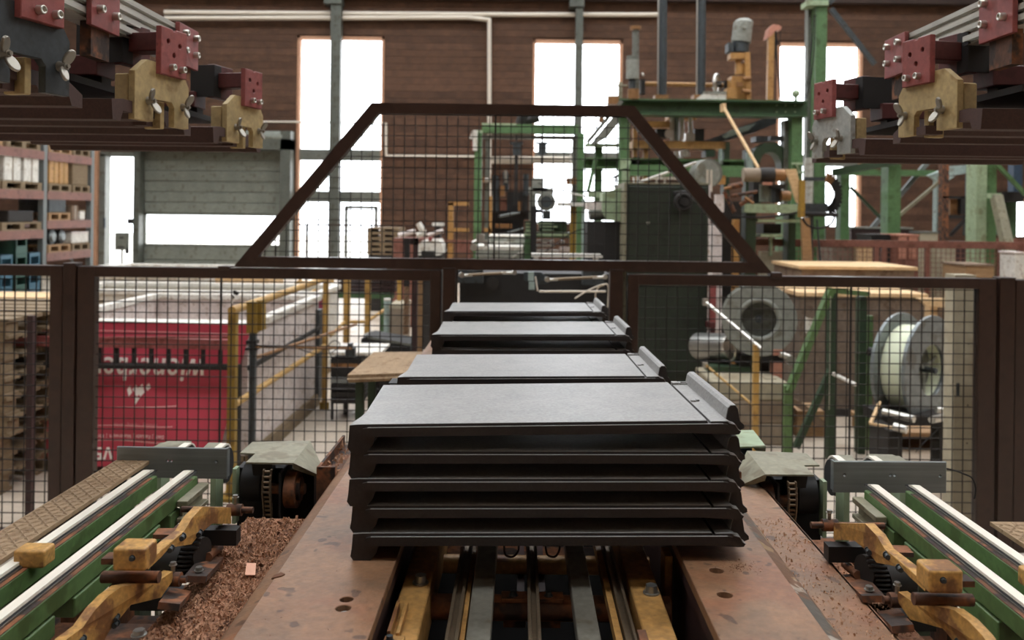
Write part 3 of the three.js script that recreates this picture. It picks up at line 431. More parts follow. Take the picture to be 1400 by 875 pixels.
// ------------------------------------------------------------------ belt conveyors on both sides with their lifting arms
const CX = 0.016;
function sideMech(s) {
  const side = s < 0 ? 'left' : 'right', dz = s < 0 ? 0 : 0.035;
  const mx = g => { g = prep(g).clone(); g.userData = { done: true }; g.translate(0, 0, dz); if (s > 0) { g.scale(-1, 1, 1); g.translate(2 * CX, 0, 0); const p = g.attributes.position, n = g.attributes.normal, u = g.attributes.uv; for (const at_ of [p, n, u]) { const k = at_.itemSize, a = at_.array; for (let i = 0; i < at_.count; i += 3) for (let j = 0; j < k; j++) { const t = a[(i + 1) * k + j]; a[(i + 1) * k + j] = a[(i + 2) * k + j]; a[(i + 2) * k + j] = t; } } } return g; };
  const m = gs => [].concat(gs).flat(Infinity).map(mx);
  const y = PLATE_Y, near = 'the ' + (s < 0 ? 'left' : 'right') + ' belt conveyor';
  // the conveyor itself: two belts on green channels, running over pulleys behind the stop plate
  const t = thing('belt_conveyor', `twin white belt conveyor on green channels, ${s < 0 ? 'beside the tread plate walkway' : 'in front of the reel panel'}`, 'conveyor');
  part(t, 'cross_member', m([box(-0.74, -0.34, y - 0.19, y - 0.15, -0.98, -0.92), box(-0.74, -0.34, y - 0.19, y - 0.15, -1.3, -1.24), box(-0.74, -0.34, y - 0.19, y - 0.15, -1.68, -1.6)]), M.rustDark);
  part(t, 'leg', m([box(-0.74, -0.69, 0, y - 0.19, -0.96, -0.92), box(-0.74, -0.69, 0, y - 0.19, -1.66, -1.61), box(-0.4, -0.35, 0, y - 0.19, -0.96, -0.92), box(-0.4, -0.35, 0, y - 0.19, -1.66, -1.61)]), M.greenDark);
  [[-0.6485, -0.6345], [-0.5785, -0.565]].forEach(([x0, x1], i) => {
    const c = part(t, 'channel', m([rbox(x0 - 0.012, x1 + 0.011, y - 0.034, y - 0.009, -0.35, -1.52, 0.002, 1)]), M.green);
    part(t, 'ledge_dust', m([rbox(x1 + 0.004, x1 + 0.0105, y - 0.0092, y - 0.0078, -0.35, -1.5, 0.0005, 1)]), M.rustDark, c);
    part(t, 'belt_guide', m([rbox(x0 - 0.002, x1 + 0.0025, y - 0.009, y - 0.0045, -0.35, -1.54, 0.001, 1)]), M.rubber, c);
    part(t, 'belt_guide', m([box(x1 + 0.0026, x1 + 0.0036, y - 0.0088, y - 0.0055, -0.35, -1.535)]), M.steel, c);
    // the belt: flat run, rounded nose and the run over the pulley behind
    const r = 0.036, zc = -1.70, arc = []; const pr = [];
    for (let k = 0; k <= 14; k++) { const a = Math.PI * 0.5 - (k / 14) * Math.PI * 0.92; arc.push([zc - r * Math.cos(a), y - 0.001 - r + r * Math.sin(a)]); }
    pr.push([-0.35, y], [-1.52, y], [-1.532, y - 0.003], ); 
    const strip = line => { const out = []; for (let k = 0; k + 1 < line.length; k++) { const [za, ya] = line[k], [zb, yb] = line[k + 1], d = Math.hypot(zb - za, yb - ya), nz = (yb - ya) / d * 0.004, ny = -(zb - za) / d * 0.004; out.push(sheet([V(x0, ya, za), V(x1, ya, za), V(x1, yb, zb), V(x0, yb, zb)], 0.004)); } return out; };
    part(t, 'belt', m(strip(pr)), M.belt); part(t, 'belt', m(strip([[-1.6, y - 0.001], [zc, y - 0.001], ...arc])), M.belt);
    part(t, 'pulley', m([cyl(V(x0 - 0.004, y - 0.006 - r, zc), V(x1 + 0.004, y - 0.006 - r, zc), r - 0.003, r - 0.003, 28)]), M.rubber);
    // green blocks bolted under the channel
    for (const [z0, z1] of [[-0.5, -0.74], [-0.79, -1.055], [-1.1, -1.363], [-1.4, -1.44]]) part(t, 'block', m([rbox(x0 - 0.012, x1 + 0.012, y - 0.062, y - 0.0365, z0, z1, 0.0025, 1)]), M.green);
    part(t, 'post', m([box(x0, x1, y - 0.15, y - 0.062, -0.98, -0.93), box(x0, x1, y - 0.15, y - 0.062, -1.3, -1.25)]), M.rustDark);
  });
  part(t, 'bracket', m([rbox(-0.552, -0.534, y - 0.03, y - 0.02, -1.42, -1.52, 0.002, 1), rbox(-0.552, -0.534, y - 0.056, y - 0.048, -1.42, -1.52, 0.002, 1), rbox(-0.55, -0.545, y - 0.05, y - 0.028, -1.43, -1.52, 0.001, 1)]), M.greenGray);
  part(t, 'support_bar', m([box(-0.52, -0.513, y - 0.12, y - 0.02, -1.62, -1.6), box(-0.66, -0.65, y - 0.16, y - 0.03, -1.64, -1.6), box(-0.56, -0.55, y - 0.16, y - 0.03, -1.64, -1.6)]), M.greenPale);
  // stop plate at the end of the belts
  const st = thing('stop_plate', `bare steel stop plate with four holes across the end of ${near}`, 'plate');
  { const w = 0.196, h = 0.052, g = plateShape([[0, 0], [w, 0], [w, h], [0, h]], [[0.0105, h * 0.55, 0.003], [0.0905, h * 0.57, 0.003], [0.0975, h * 0.57, 0.003], [w - 0.018, h * 0.57, 0.003]], 0.004, 0.0012); g.rotateY(-0.02); g.translate(-0.714, y - 0.0255, -1.565); part(st, 'face', m([g]), M.grayPaint); part(st, 'flange', m([rbox(-0.714 + w - 0.0035, -0.714 + w, y - 0.0255, y + 0.0265, -1.579, -1.566, 0.001, 1)]), M.grayPaint); part(st, 'arm', m([box(-0.61, -0.6, y - 0.15, y - 0.01, -1.6, -1.585)]), M.darkSteel); }
  // sheet hoods over the drive
  const P = (px, py, d) => at(px, py, d);
  const hd = thing('drive_hood', `folded grey-green sheet hood over the chain drive of ${near}`, 'cover');
  part(hd, 'top_sheet', m([S([[345, 604, 1.715], [424, 602.5, 1.715], [401, 633, 1.575], [336, 632, 1.575], [349, 620, 1.63], [328, 619, 1.63]], 0, 0.003)]), M.greenGray);
  part(hd, 'side_flap', m([S([[424, 602.5, 1.715], [449, 656, 1.62], [403, 640, 1.58], [401, 633, 1.575]], 0, 0.003)]), M.greenGray);
  part(hd, 'bracket', m([S([[344, 634, 1.6], [372, 634, 1.6], [370, 652, 1.6], [346, 650, 1.6]], 0, 0.004)]), M.dark);
  part(hd, 'stand', m([box(-0.47, -0.455, 0.3, y - 0.02, -1.715, -1.70)]), M.dark);
  const hb = solo('belt_cover', `flat grey-green sheet cover behind the stop plate of ${near}`, 'cover', m([S([[198, 615, 1.66], [229, 603, 1.72], [262, 603, 1.72], [252, 615, 1.66]], 0, 0.003), S([[285, 605, 1.72], [303, 605, 1.72], [292, 616, 1.66], [274, 616, 1.66]], 0, 0.003), box(-0.7, -0.694, 0.5, y - 0.005, -1.72, -1.70)]), M.greenGray);
  // chain drive
  const dr = thing('chain_drive', `greasy chain drive with sprocket and drum beside ${near}`, 'drive');
  const sc = V(-0.412, y - 0.058, -1.61);
  part(dr, 'shaft', m([cyl(V(-0.455, sc.y, sc.z), V(-0.39, sc.y, sc.z), 0.01)]), M.rustDark);
  part(dr, 'sprocket', m([disc(sc, V(1, 0, 0), 0.034, 0.02), disc(V(-0.4, sc.y, sc.z), V(1, 0, 0), 0.022, 0.008), disc(V(-0.395, sc.y, sc.z), V(1, 0, 0), 0.009, 0.012)]), M.rustDark);
  part(dr, 'drum', m([disc(V(-0.49, sc.y + 0.004, sc.z - 0.03), V(1, 0, 0), 0.036, 0.035), disc(V(-0.466, sc.y + 0.01, sc.z - 0.03), V(1, 0, 0), 0.028, 0.015)]), M.black);
  part(dr, 'housing', m([box(-0.53, -0.385, y - 0.16, y - 0.035, -1.70, -1.66), box(-0.53, -0.385, 0, y - 0.16, -1.70, -1.67)]), M.black);  // black backing box added to fill in the dark space under the hood
  part(dr, 'guard', m([box(-0.43, -0.426, y - 0.13, y - 0.02, -1.66, -1.58), box(-0.5, -0.44, y - 0.14, y - 0.13, -1.68, -1.58)]), M.dark);
  for (let k = 0; k < 13; k++) { const p = [-0.446, y - 0.014 - k * 0.0088, -1.565 + 0.006 * Math.sin(k * 0.5)]; part(dr, 'chain_link', m([rbox(p[0] - 0.008, p[0] - 0.005, p[1] - 0.0045, p[1] + 0.0045, p[2] - 0.004, p[2] + 0.004, 0.001, 1), rbox(p[0] + 0.005, p[0] + 0.008, p[1] - 0.0045, p[1] + 0.0045, p[2] - 0.004, p[2] + 0.004, 0.001, 1), cyl(V(p[0] - 0.008, p[1], p[2]), V(p[0] + 0.008, p[1], p[2]), 0.0026, 0.0026, 8)]), M.railSteel); }
  // yellow lifting arms
  const far = s < 0 ? 'left' : 'right';
  const arm = (pts, dA, dB, xa, xb, label, bolts, shaft) => {
    const a = thing('lifting_arm', label, 'machine arm'); const dd = x => dA + (dB - dA) * (x - xa) / (xb - xa);
    part(a, 'arm_plate', m([S(pts.map(([px, py]) => [px, py, dd(px)]), 0, 0.013)]), M.mustard);
    for (const [px, py, r] of bolts) part(a, 'bolt', m([hexBolt(at(px, py, dd(px)), V(0.2, 0, 1), r * dd(px) / F, 0.01)]), M.darkSteel);
    const [sx0, sx1, sy, sr] = shaft, ds = dd(sx0) + 0.012; const c = at(sx0, sy, ds);
    part(a, 'collar', m([cyl(V(c.x - 0.008, c.y, c.z), V(c.x + 0.014, c.y, c.z), sr * 1.9 * ds / F), cyl(V(c.x - 0.05, c.y - 0.004, c.z), V(c.x - 0.03, c.y - 0.004, c.z), sr * 1.8 * ds / F)]), M.rustDark);
    part(a, 'shaft', m([cyl(V(c.x - 0.075, c.y, c.z), V(at(sx1, sy, ds).x, c.y, c.z), sr * ds / F)]), M.rustDark);
    part(a, 'set_screw', m([cyl(V(c.x + 0.004, c.y, c.z), V(c.x + 0.004, c.y + 0.02, c.z), 0.0028, 0.0028, 8), hexBolt(V(c.x + 0.004, c.y + 0.018, c.z), V(0, 1, 0), 0.004, 0.004)]), M.steel);
    return a;
  };
  arm([[201, 770], [202, 779], [220, 762], [232, 749], [262, 744], [272, 731], [290, 716], [316, 716], [316, 694], [277, 693], [262, 709], [252, 726], [226, 746]], 1.06, 1.28, 201, 316, `cranked yellow lifting arm with bolts, the farther one beside ${near}`, [[250, 733, 4], [234, 749, 4], [273, 728, 4]], [318, 346, 697, 4.2]);
  arm([[90, 875], [72, 900], [128, 900], [150, 862], [179, 827], [220, 817], [236, 794], [236, 781], [220, 792], [166, 802], [148, 815], [130, 834], [113, 858]], 0.93, 1.1, 90, 236, `cranked yellow lifting arm, the nearer one beside ${near}`, [[159, 851, 4], [161, 842, 3], [114, 872, 4]], [232, 255, 792, 5]);
  // yellow pads on both sides of the rails
  const pad = thing('clamp_block', `rounded yellow clamp block against the inner channel of ${near}`, 'block');
  part(pad, 'body', m([B(153, 750, 199, 782, 1.02, 0.035)].map(g => { g.computeBoundingBox(); const b = g.boundingBox; return rbox(b.min.x, b.max.x, b.min.y, b.max.y, b.min.z, b.max.z, 0.004, 3); })), M.mustard);
  part(pad, 'bolt', m([hexBolt(at(181, 763, 1.02), V(0, 0, 1), 0.003, 0.004), rbox(at(184, 748, 1.03).x, at(198, 748, 1.03).x, at(190, 750, 1.03).y, at(190, 747, 1.03).y, -1.05, -1.03, 0.001, 1)]), M.darkSteel);
  part(pad, 'pin', m([cyl(V(at(140, 789, 1.05).x, at(140, 789, 1.05).y, -1.05), V(at(218, 789, 1.05).x, at(218, 789, 1.05).y, -1.05), 0.007)]), M.rustDark);
  part(pad, 'tab', m([box(at(138, 770, 1.03).x, at(156, 770, 1.03).x, at(150, 772, 1.03).y, at(150, 764, 1.03).y, -1.05, -1.03)]), M.rustDark);
  const pad2 = solo('clamp_block', `yellow clamp block on the outer side of ${near}`, 'block', m([rbox(at(17, 752, 1.12).x, at(60, 752, 1.12).x, at(38, 778, 1.12).y, at(38, 753, 1.12).y, -1.15, -1.12, 0.004, 3), box(at(30, 770, 1.14).x, at(44, 770, 1.14).x, y - 0.19, at(38, 776, 1.14).y, -1.16, -1.13)]), M.mustard);
  // bars and plates between arms and rails
  const fr = thing('under_frame', `rusty bars and foot plates between the arms and rails of ${near}`, 'frame');
  const yb = y - 0.09;
  part(fr, 'cross_bar', m([B(272, 725, 323, 746, 1.25, 0.02), box(-0.55, -0.36, yb - 0.03, yb - 0.01, -1.29, -1.25)]), M.black);
  part(fr, 'cross_bar', m([S([[209, 731, 1.28], [216, 722, 1.34], [276, 722, 1.34], [270, 731, 1.28]], 0, 0.006)]), M.rustDark);
  part(fr, 'foot_plate', m([S([[252, 787, 1.13], [282, 788, 1.13], [306, 762, 1.25], [276, 759, 1.25]], 0, 0.008)]), M.rustDark);
  part(fr, 'foot_plate', m([S([[217, 823, 1.05], [246, 826, 1.05], [262, 808, 1.13], [233, 803, 1.13]], 0, 0.008)]), M.rustDark);
  part(fr, 'bolt', m([hexBolt(at(272, 780, 1.15), V(0, 1, 0), 0.005, 0.005), hexBolt(at(190, 868, 0.99), V(0, 1, 0), 0.007, 0.006)]), M.steel);
  part(fr, 'rod', m([cyl(at(284, 762, 1.22), at(300, 748, 1.28), 0.006)]), M.rustDark);
  part(fr, 'spring', m([...Array(9).keys()].map(k => { const g = new THREE.TorusGeometry(0.01, 0.0022, 6, 14); g.rotateX(Math.PI / 2 - 0.3); const p = at(246 + k * 2.2, 785 - k * 6, 1.2); g.translate(p.x, p.y, p.z); return g; })), M.dark);
  part(fr, 'bearing', m([disc(at(241, 765, 1.22), V(1, 0, 0.3), 0.028, 0.04), disc(at(256, 752, 1.22), V(1, 0, 0.3), 0.02, 0.05)]), M.dark);
  part(fr, 'cross_bar', m([box(-0.62, -0.42, yb - 0.025, yb - 0.015, -0.9, -0.96), box(-0.62, -0.42, yb - 0.04, yb - 0.02, -1.14, -1.19), box(-0.6, -0.45, yb - 0.05, yb - 0.03, -1.08, -1.1)]), M.rustDark);
  part(fr, 'angle', m([prism([[-0.452, yb - 0.012], [-0.446, yb - 0.012], [-0.446, yb - 0.05], [-0.452, yb - 0.05]], -0.5, -1.5)]), M.rustDark);
  part(fr, 'pan', m([box(-0.68, -0.445, y - 0.36, y - 0.35, -0.4, -1.75)]), M.voidShade); part(fr, 'leg', m([box(-0.5, -0.46, 0, y - 0.35, -0.8, -0.76), box(-0.5, -0.46, 0, y - 0.35, -1.6, -1.56)]), M.black);  // the pan is coloured near-black as the shade beneath the arms
  part(fr, 'upright', m([box(-0.48, -0.46, y - 0.35, yb - 0.03, -1.27, -1.25), box(-0.44, -0.42, y - 0.35, yb - 0.03, -1.12, -1.1), box(-0.5, -0.47, y - 0.35, yb - 0.04, -0.95, -0.92)]), M.black);
}
sideMech(-1); sideMech(1);
// trays full of clay crumbs
{
  const y = PLATE_Y;
  const t = solo('debris_tray', 'rusty tray covered in clay crumbs between conveyor table and left arms', 'tray', [sheet([V(-0.325, y - 0.05, -1.43), V(-0.436, y - 0.05, -1.43), V(-0.44, y - 0.05, -0.5), V(-0.325, y - 0.05, -0.5)], 0.012), box(-0.33, -0.325, y - 0.13, y - 0.05, -1.43, -0.5), box(-0.44, -0.436, y - 0.13, y - 0.05, -1.43, -0.5), box(-0.4, -0.36, 0, y - 0.06, -0.9, -0.86), box(-0.4, -0.36, 0, y - 0.06, -1.4, -1.36)], M.clay);
  const spots = (n, fn) => Array.from({ length: n }, fn);
  const pl = () => V(rr(-0.437, -0.325), y - 0.05 + rr(0, 0.004), rr(-1.425, -0.7));
  chips('clay_debris', 'reddish clay crumbs and splinters heaped on the left tray', spots(9000, pl), M.chip, [0.0012, 0.0042]);
  chips('clay_debris', 'dark splinters lying among the crumbs on the left tray', spots(1400, pl), M.chipDark, [0.0012, 0.0045]);
  chips('clay_debris', 'pale splinters lying among the crumbs on the left tray', spots(2600, pl), M.chipPale, [0.001, 0.003]);
  solo('label_scrap', 'small pink scrap of card on the crumbs of the left tray', 'scrap', sheet([at(335, 788, 1.19), at(349, 789, 1.19), at(350, 781, 1.23), at(337, 780, 1.23)].map(p => V(p.x, y - 0.042, p.z)), 0.0008), mat(0xd9a58a, 0.8));
  solo('clay_shard', 'dark shard on the left edge of the conveyor table', 'shard', sheet([V(-0.3, y + 0.0024, -1.075), V(-0.2895, y + 0.0022, -1.082), V(-0.287, y + 0.0022, -1.088), V(-0.293, y + 0.0025, -1.092), V(-0.299, y + 0.0024, -1.084)], 0.0024), M.chipDark);
  const t2 = solo('drip_tray', 'worn steel tray dusted with rust between conveyor table and right arms', 'tray', [sheet([V(0.365, y - 0.03, -0.5), V(0.437, y - 0.03, -0.5), V(0.44, y - 0.03, -1.6), V(0.365, y - 0.03, -1.6)], 0.006), box(0.436, 0.44, y - 0.06, y - 0.03, -1.6, -0.5), box(0.39, 0.42, 0, y - 0.036, -0.9, -0.86), box(0.39, 0.42, 0, y - 0.036, -1.5, -1.46)], M.plate);
  const pr = () => { const z = rr(-1.4, -0.6), u = rnd(); return V(0.367 + 0.068 * u, y - 0.03 + rr(0, 0.002), z); };
  chips('clay_debris', 'scattered rust crumbs on the worn right tray', spots(1500, pr), M.chipPale, [0.0008, 0.0026]);
  const pf = () => V(rr(0.447, 0.53), y - 0.1 + rr(0, 0.004), rr(-1.45, -0.75));
  solo('crumb_shelf', 'rusty shelf with crumbs and shards under the right lifting arms', 'shelf', [box(0.443, 0.535, y - 0.112, y - 0.1, -1.5, -0.6), box(0.48, 0.5, y - 0.35, y - 0.112, -1.0, -0.97), box(0.48, 0.5, y - 0.35, y - 0.112, -1.45, -1.42)], M.clay);
  chips('clay_debris', 'clay crumbs on the shelf under the right arms', spots(2500, pf), M.chip, [0.001, 0.004]);
  chips('clay_debris', 'broken clay shards on the shelf under the right arms', spots(60, pf), M.chip, [0.006, 0.014]);
  chips('clay_debris', 'dark grit on the right slide plate near the nearest tile stack', spots(260, () => { const a = rnd() * 6.28, r = rnd() * 0.035; return V(0.285 + r * Math.cos(a), y + 0.0008, -1.13 + 0.8 * r * Math.sin(a)); }), M.chipDark, [0.0005, 0.0016]);
  chips('clay_debris', 'sparse grit on the left slide plate', spots(40, () => V(rr(-0.29, -0.2), y + 0.0008, rr(-1.35, -0.9))), M.chipDark, [0.0005, 0.0018]);
  const brk = s => spots(70, () => V(s < 0 ? rr(-0.353, -0.325) : rr(0.365, 0.393), y - 0.02 + rr(0, 0.015), rr(-1.76, -1.57)));
  chips('clay_debris', 'clay shards in the bracket left of the nearest tile stack', brk(-1), M.chip, [0.003, 0.009]);
  chips('clay_debris', 'clay shards in the bracket right of the nearest tile stack', brk(1), M.chip, [0.004, 0.012]);
  // walkway of tread plate on the outer left
  const w = thing('walkway', 'dusty tread plate walkway along the outer side of the left conveyor', 'walkway');
  part(w, 'tread_plate', [sheet([V(-0.716, y + 0.004, -0.5), V(-0.656, y + 0.004, -0.5), V(-0.656, y + 0.004, -1.57), V(-0.716, y + 0.004, -1.57)], 0.006)], M.treadTan);
  part(w, 'edge', [box(-0.716, -0.71, y - 0.04, y - 0.002, -1.57, -0.5)], M.treadTan);
  part(w, 'support', [box(-0.71, -0.69, 0, y - 0.002, -1.55, -1.53), box(-0.71, -0.69, 0, y - 0.002, -0.8, -0.78)], M.dark);
  const w2 = thing('walkway', 'narrow worn walkway edge at the outer side of the right conveyor', 'walkway');
  part(w2, 'tread_plate', [sheet([V(0.70, y + 0.004, -0.5), V(0.76, y + 0.004, -0.5), V(0.76, y + 0.004, -1.30), V(0.70, y + 0.004, -1.30)], 0.006)], M.treadTan);
  part(w2, 'support', [box(0.74, 0.75, 0, y - 0.002, -1.25, -1.23), box(0.74, 0.75, 0, y - 0.002, -0.8, -0.78)], M.dark);
}
function studs(label, fn, nu, nv, len = 0.009) {                      // raised lozenges of a tread plate
  const g = new THREE.OctahedronGeometry(1, 0); const o = new THREE.InstancedMesh(g, M.treadTan, nu * nv), M4 = new THREE.Matrix4(), q = new THREE.Quaternion();
  let k = 0; for (let i = 0; i < nu; i++) for (let j = 0; j < nv; j++) { q.setFromAxisAngle(V(0, 1, 0), (i + j) % 2 ? 0.78 : -0.78); M4.compose(fn((i + 0.5) / nu, (j + 0.5) / nv), q, V(len, len * 0.22, len * 0.36)); o.setMatrixAt(k++, M4); }
  o.name = numbered('tread_stud'); o.userData = { kind: 'stuff', label, category: 'tread' }; scene.add(o);
}
studs('raised lozenges on the left tread plate walkway', (u, v) => V(-0.714 + 0.056 * u, PLATE_Y + 0.004, -0.5 - 1.06 * v), 5, 84);
studs('raised lozenges on the right walkway edge', (u, v) => V(0.702 + 0.056 * u, PLATE_Y + 0.004, -0.5 - 0.79 * v), 5, 62);
// ------------------------------------------------------------------ grippers with held tiles in both upper corners
function gripper(o, s, label, cm, far, tileLabel) {
  const k = V(s < 0 ? 1 : -1, 1, 1), a = 0.225;
  const u = V(Math.sin(a) * k.x, 0, -Math.cos(a)), n = V(Math.cos(a) * k.x, 0, Math.sin(a)), v = V(0, 1, 0);
  const B4 = new THREE.Matrix4().makeBasis(s < 0 ? u : u.clone(), v, n).setPosition(o);
  const put = g => { g = prep(g).clone(); g.userData = { done: true }; g.applyMatrix4(B4); if (B4.determinant() < 0) for (const q of Object.values(g.attributes)) { const c = q.itemSize, A = q.array; for (let i = 0; i < q.count; i += 3) for (let j = 0; j < c; j++) { const t = A[(i + 1) * c + j]; A[(i + 1) * c + j] = A[(i + 2) * c + j]; A[(i + 2) * c + j] = t; } } return g; };
  const m = gs => [].concat(gs).flat(Infinity).map(put);
  const t = thing('gripper', label, 'gripper');
  const W = 0.082, hh = 0.091;
  part(t, 'clamp_plate', m([(() => { const sh = [[-0.063, -0.096], [-0.063, -0.186], [-0.008, -0.186], [-0.008, -0.152], [-0.002, -0.142], [0.05, -0.142], [0.06, -0.152], [0.06, -0.19], [0.107, -0.19], [0.107, -0.107], [0.08, -0.07], [-0.028, -0.07]]; const g = plateShape(sh, [], 0.012); return g; })()]), cm);
  const ep = part(t, 'end_plate', m([(() => { const g = plateShape([[0, 0], [0, -hh], [W, -hh], [W, 0], [W * 0.58, 0], [W * 0.56, -0.004], [W * 0.44, -0.004], [W * 0.42, 0]], [[W * 0.27, -0.025, 0.0062], [W * 0.73, -0.029, 0.0062], [W * 0.5, -0.05, 0.0062]], 0.01, 0.0012); g.translate(0, 0, 0.0105); return g; })()]), M.red);
  for (const q of [0.3, 0.7]) part(t, 'bolt', m([socketBolt(V(W * q + 0.006, -0.0755, 0.0105), V(0, 0, 1), 0.0068, 0.012)]), M.zinc, ep);
  for (const [x, y, r] of [[-0.024, -0.148, 0.5], [0.086, -0.148, -0.35]]) {
    const wing = q => { const sh = new THREE.Shape(); sh.absellipse(0, 0.0165, 0.008, 0.0125, 0, Math.PI * 2); const g = new THREE.ExtrudeGeometry(sh, { depth: 0.003, bevelEnabled: true, bevelSize: 0.001, bevelThickness: 0.001, bevelSegments: 1, curveSegments: 8 }); g.rotateX(0.5); g.rotateZ(q + r); g.translate(x, y, 0.006); return g; };
    const hub = new THREE.CylinderGeometry(0.0055, 0.0085, 0.014, 14); hub.rotateX(Math.PI / 2); hub.translate(x, y, 0.007); const st = new THREE.CylinderGeometry(0.0032, 0.0032, 0.016, 10); st.rotateX(Math.PI / 2); st.translate(x, y, 0.01);
    part(t, 'wing_nut', m([hub, st, wing(0.15), wing(Math.PI - 0.15)]), M.nut);
  }
  part(t, 'jaw', m([rbox(0.034, 0.047, -0.196, -0.142, -0.05, -0.013, 0.002, 1), rbox(-0.062, -0.046, -0.17, -0.1, -0.045, -0.016, 0.003, 1)]), M.clampYellow);
  part(t, 'arm_tube', m([rbox(0.016, 0.06, -0.044, -0.006, -0.075, 0.0005, 0.003, 1)]), M.redDark);
  part(t, 'flange', m([rbox(0.0, 0.086, -0.07, 0.014, -0.095, -0.075, 0.002, 1), rbox(0.008, 0.07, -0.06, 0.006, -0.18, -0.095, 0.002, 1)]), M.redDark);
  part(t, 'flange_face', m([rbox(-0.001, 0.03, -0.068, 0.012, -0.0755, -0.074, 0.0005, 1), rbox(-0.0015, 0.0005, -0.068, 0.012, -0.18, -0.0755, 0.0005, 1)]), M.black);
  // carrier bars reaching outwards
  const x0 = o.x + (s < 0 ? -0.12 : 0.12), x1 = s < 0 ? -2.1 : 2.1, xa = Math.min(x0, x1), xb = Math.max(x0, x1), z0 = o.z - 0.09, z1 = o.z - 0.01, yy = o.y;
  part(t, 'carrier_bar', [rbox(xa, xb, yy - 0.095, yy - 0.055, z0, z1, 0.003, 1)], M.redDark); part(t, 'carrier_plate', [box(xa, xb, yy - 0.12, yy - 0.107, z0 - 0.1, z1 + 0.1)], M.dark);
  part(t, 'hanger', [box(xa + 0.02, xb, yy - 0.107, yy - 0.095, z0 + 0.02, z1 - 0.02)], M.dark);
  // the fresh clay tile it holds
  const yt = yy - 0.172, tx0 = o.x + (s < 0 ? -0.018 : 0.018), tx1 = tx0 + (s < 0 ? -0.56 : 0.56), zc = o.z - 0.03;
  const sec = [[-0.2, 0.0], [-0.2, -0.022], [-0.165, -0.022], [-0.155, -0.004], [-0.12, -0.004], [-0.11, -0.014], [-0.07, -0.014], [-0.06, -0.004], [0.02, -0.004], [0.03, -0.014], [0.08, -0.014], [0.09, -0.004], [0.13, -0.004], [0.14, -0.024], [0.17, -0.024], [0.175, 0.012], [0.13, 0.018], [-0.15, 0.018]];
  const tl = thing('clay_tile', tileLabel, 'roof tile');
  part(tl, 'tile_body', [prismX(sec.map(([z, q]) => [-(zc + z), yt + q]).reverse(), Math.min(tx0, tx1), Math.max(tx0, tx1))], M.clayTile);
  part(tl, 'foot', [box(tx0 - 0.03, tx0 + 0.004 * s, yt - 0.02, yt - 0.003, zc - 0.02, zc + 0.02)], M.clayTile);
}
gripper(at(214, 36, 1.71), -1, 'gripper with yellow clamp plate hanging upper left, middle of three', M.clampYellow, 0, 'dark clay tile held by the middle gripper in the upper left');
gripper(at(330, 94, 2.19), -1, 'smallest and farthest gripper in the upper left with yellow clamp plate', M.clampYellow, 0, 'dark clay tile held by the farthest gripper in the upper left');
gripper(at(21, -66, 1.24), -1, 'large nearest gripper upper left with dark steel clamp plate', M.darkSteel, 0, 'dark clay tile held by the nearest gripper in the upper left');
gripper(at(1278.5, 48, 1.71), 1, 'gripper with stained yellow clamp plate hanging upper right', M.clampYellow, 0, 'dark clay tile held by the yellow gripper in the upper right');
gripper(at(1143.5, 109, 2.19), 1, 'farther gripper upper right with pale grey clamp plate', M.clampGray, 0, 'dark clay tile held by the grey gripper in the upper right');
for (const s of [-1, 1]) { // slotted aluminium profiles with bolted red connector plates
  const up = s < 0 ? 'left' : 'right', X = s < 0 ? -0.775 : 0.872, yT = H + (s < 0 ? 0.413 : 0.416);
  const t = thing('profile_rail', `slotted aluminium profile carrying the grippers in the upper ${up} corner`, 'rail');
  const w = 0.045, sec = [[0, 0]]; const ribs = 4, hh = 0.076, st = hh / ribs;
  const q = []; for (let i = 0; i < ribs; i++) { const y0 = yT - i * st; q.push([0, y0], [0, y0 - st * 0.55], [-0.009, y0 - st * 0.62], [-0.009, y0 - st * 0.95]); } q.push([0, yT - hh], [-w, yT - hh], [-w, yT]);
  const pts = q.map(([a, b]) => [s < 0 ? X + a : X - a, b]); if (s < 0) pts.reverse();
  part(t, 'profile', [prism(pts, -0.3, -2.08)], M.alu);
  for (const d of s < 0 ? [[1.15, 1.24], [1.555, 1.665], [1.955, 2.07]] : [[1.13, 1.24], [1.545, 1.66], [1.98, 2.09]]) {
    const dirn = V(-s, 0, 0); const xp = X - s * 0.0005; const c = part(t, 'connector_plate', [rbox(xp, xp - s * 0.01, yT - 0.088, yT + 0.004, -d[1], -d[0], 0.0015, 1)], M.red);
    for (const yy of [yT - 0.016, yT - 0.055]) for (const z of [-d[0] - 0.025, -d[1] + 0.025]) part(t, 'bolt', socketBolt(V(xp - s * 0.01, yy, z), dirn, 0.0075, 0.012), M.zinc, c);
    part(t, 'bracket', [box(X + s * 0.02, X, yT - 0.14, yT - 0.077, -d[1] + 0.02, -d[0] - 0.02)], M.rustDark);
  }
}
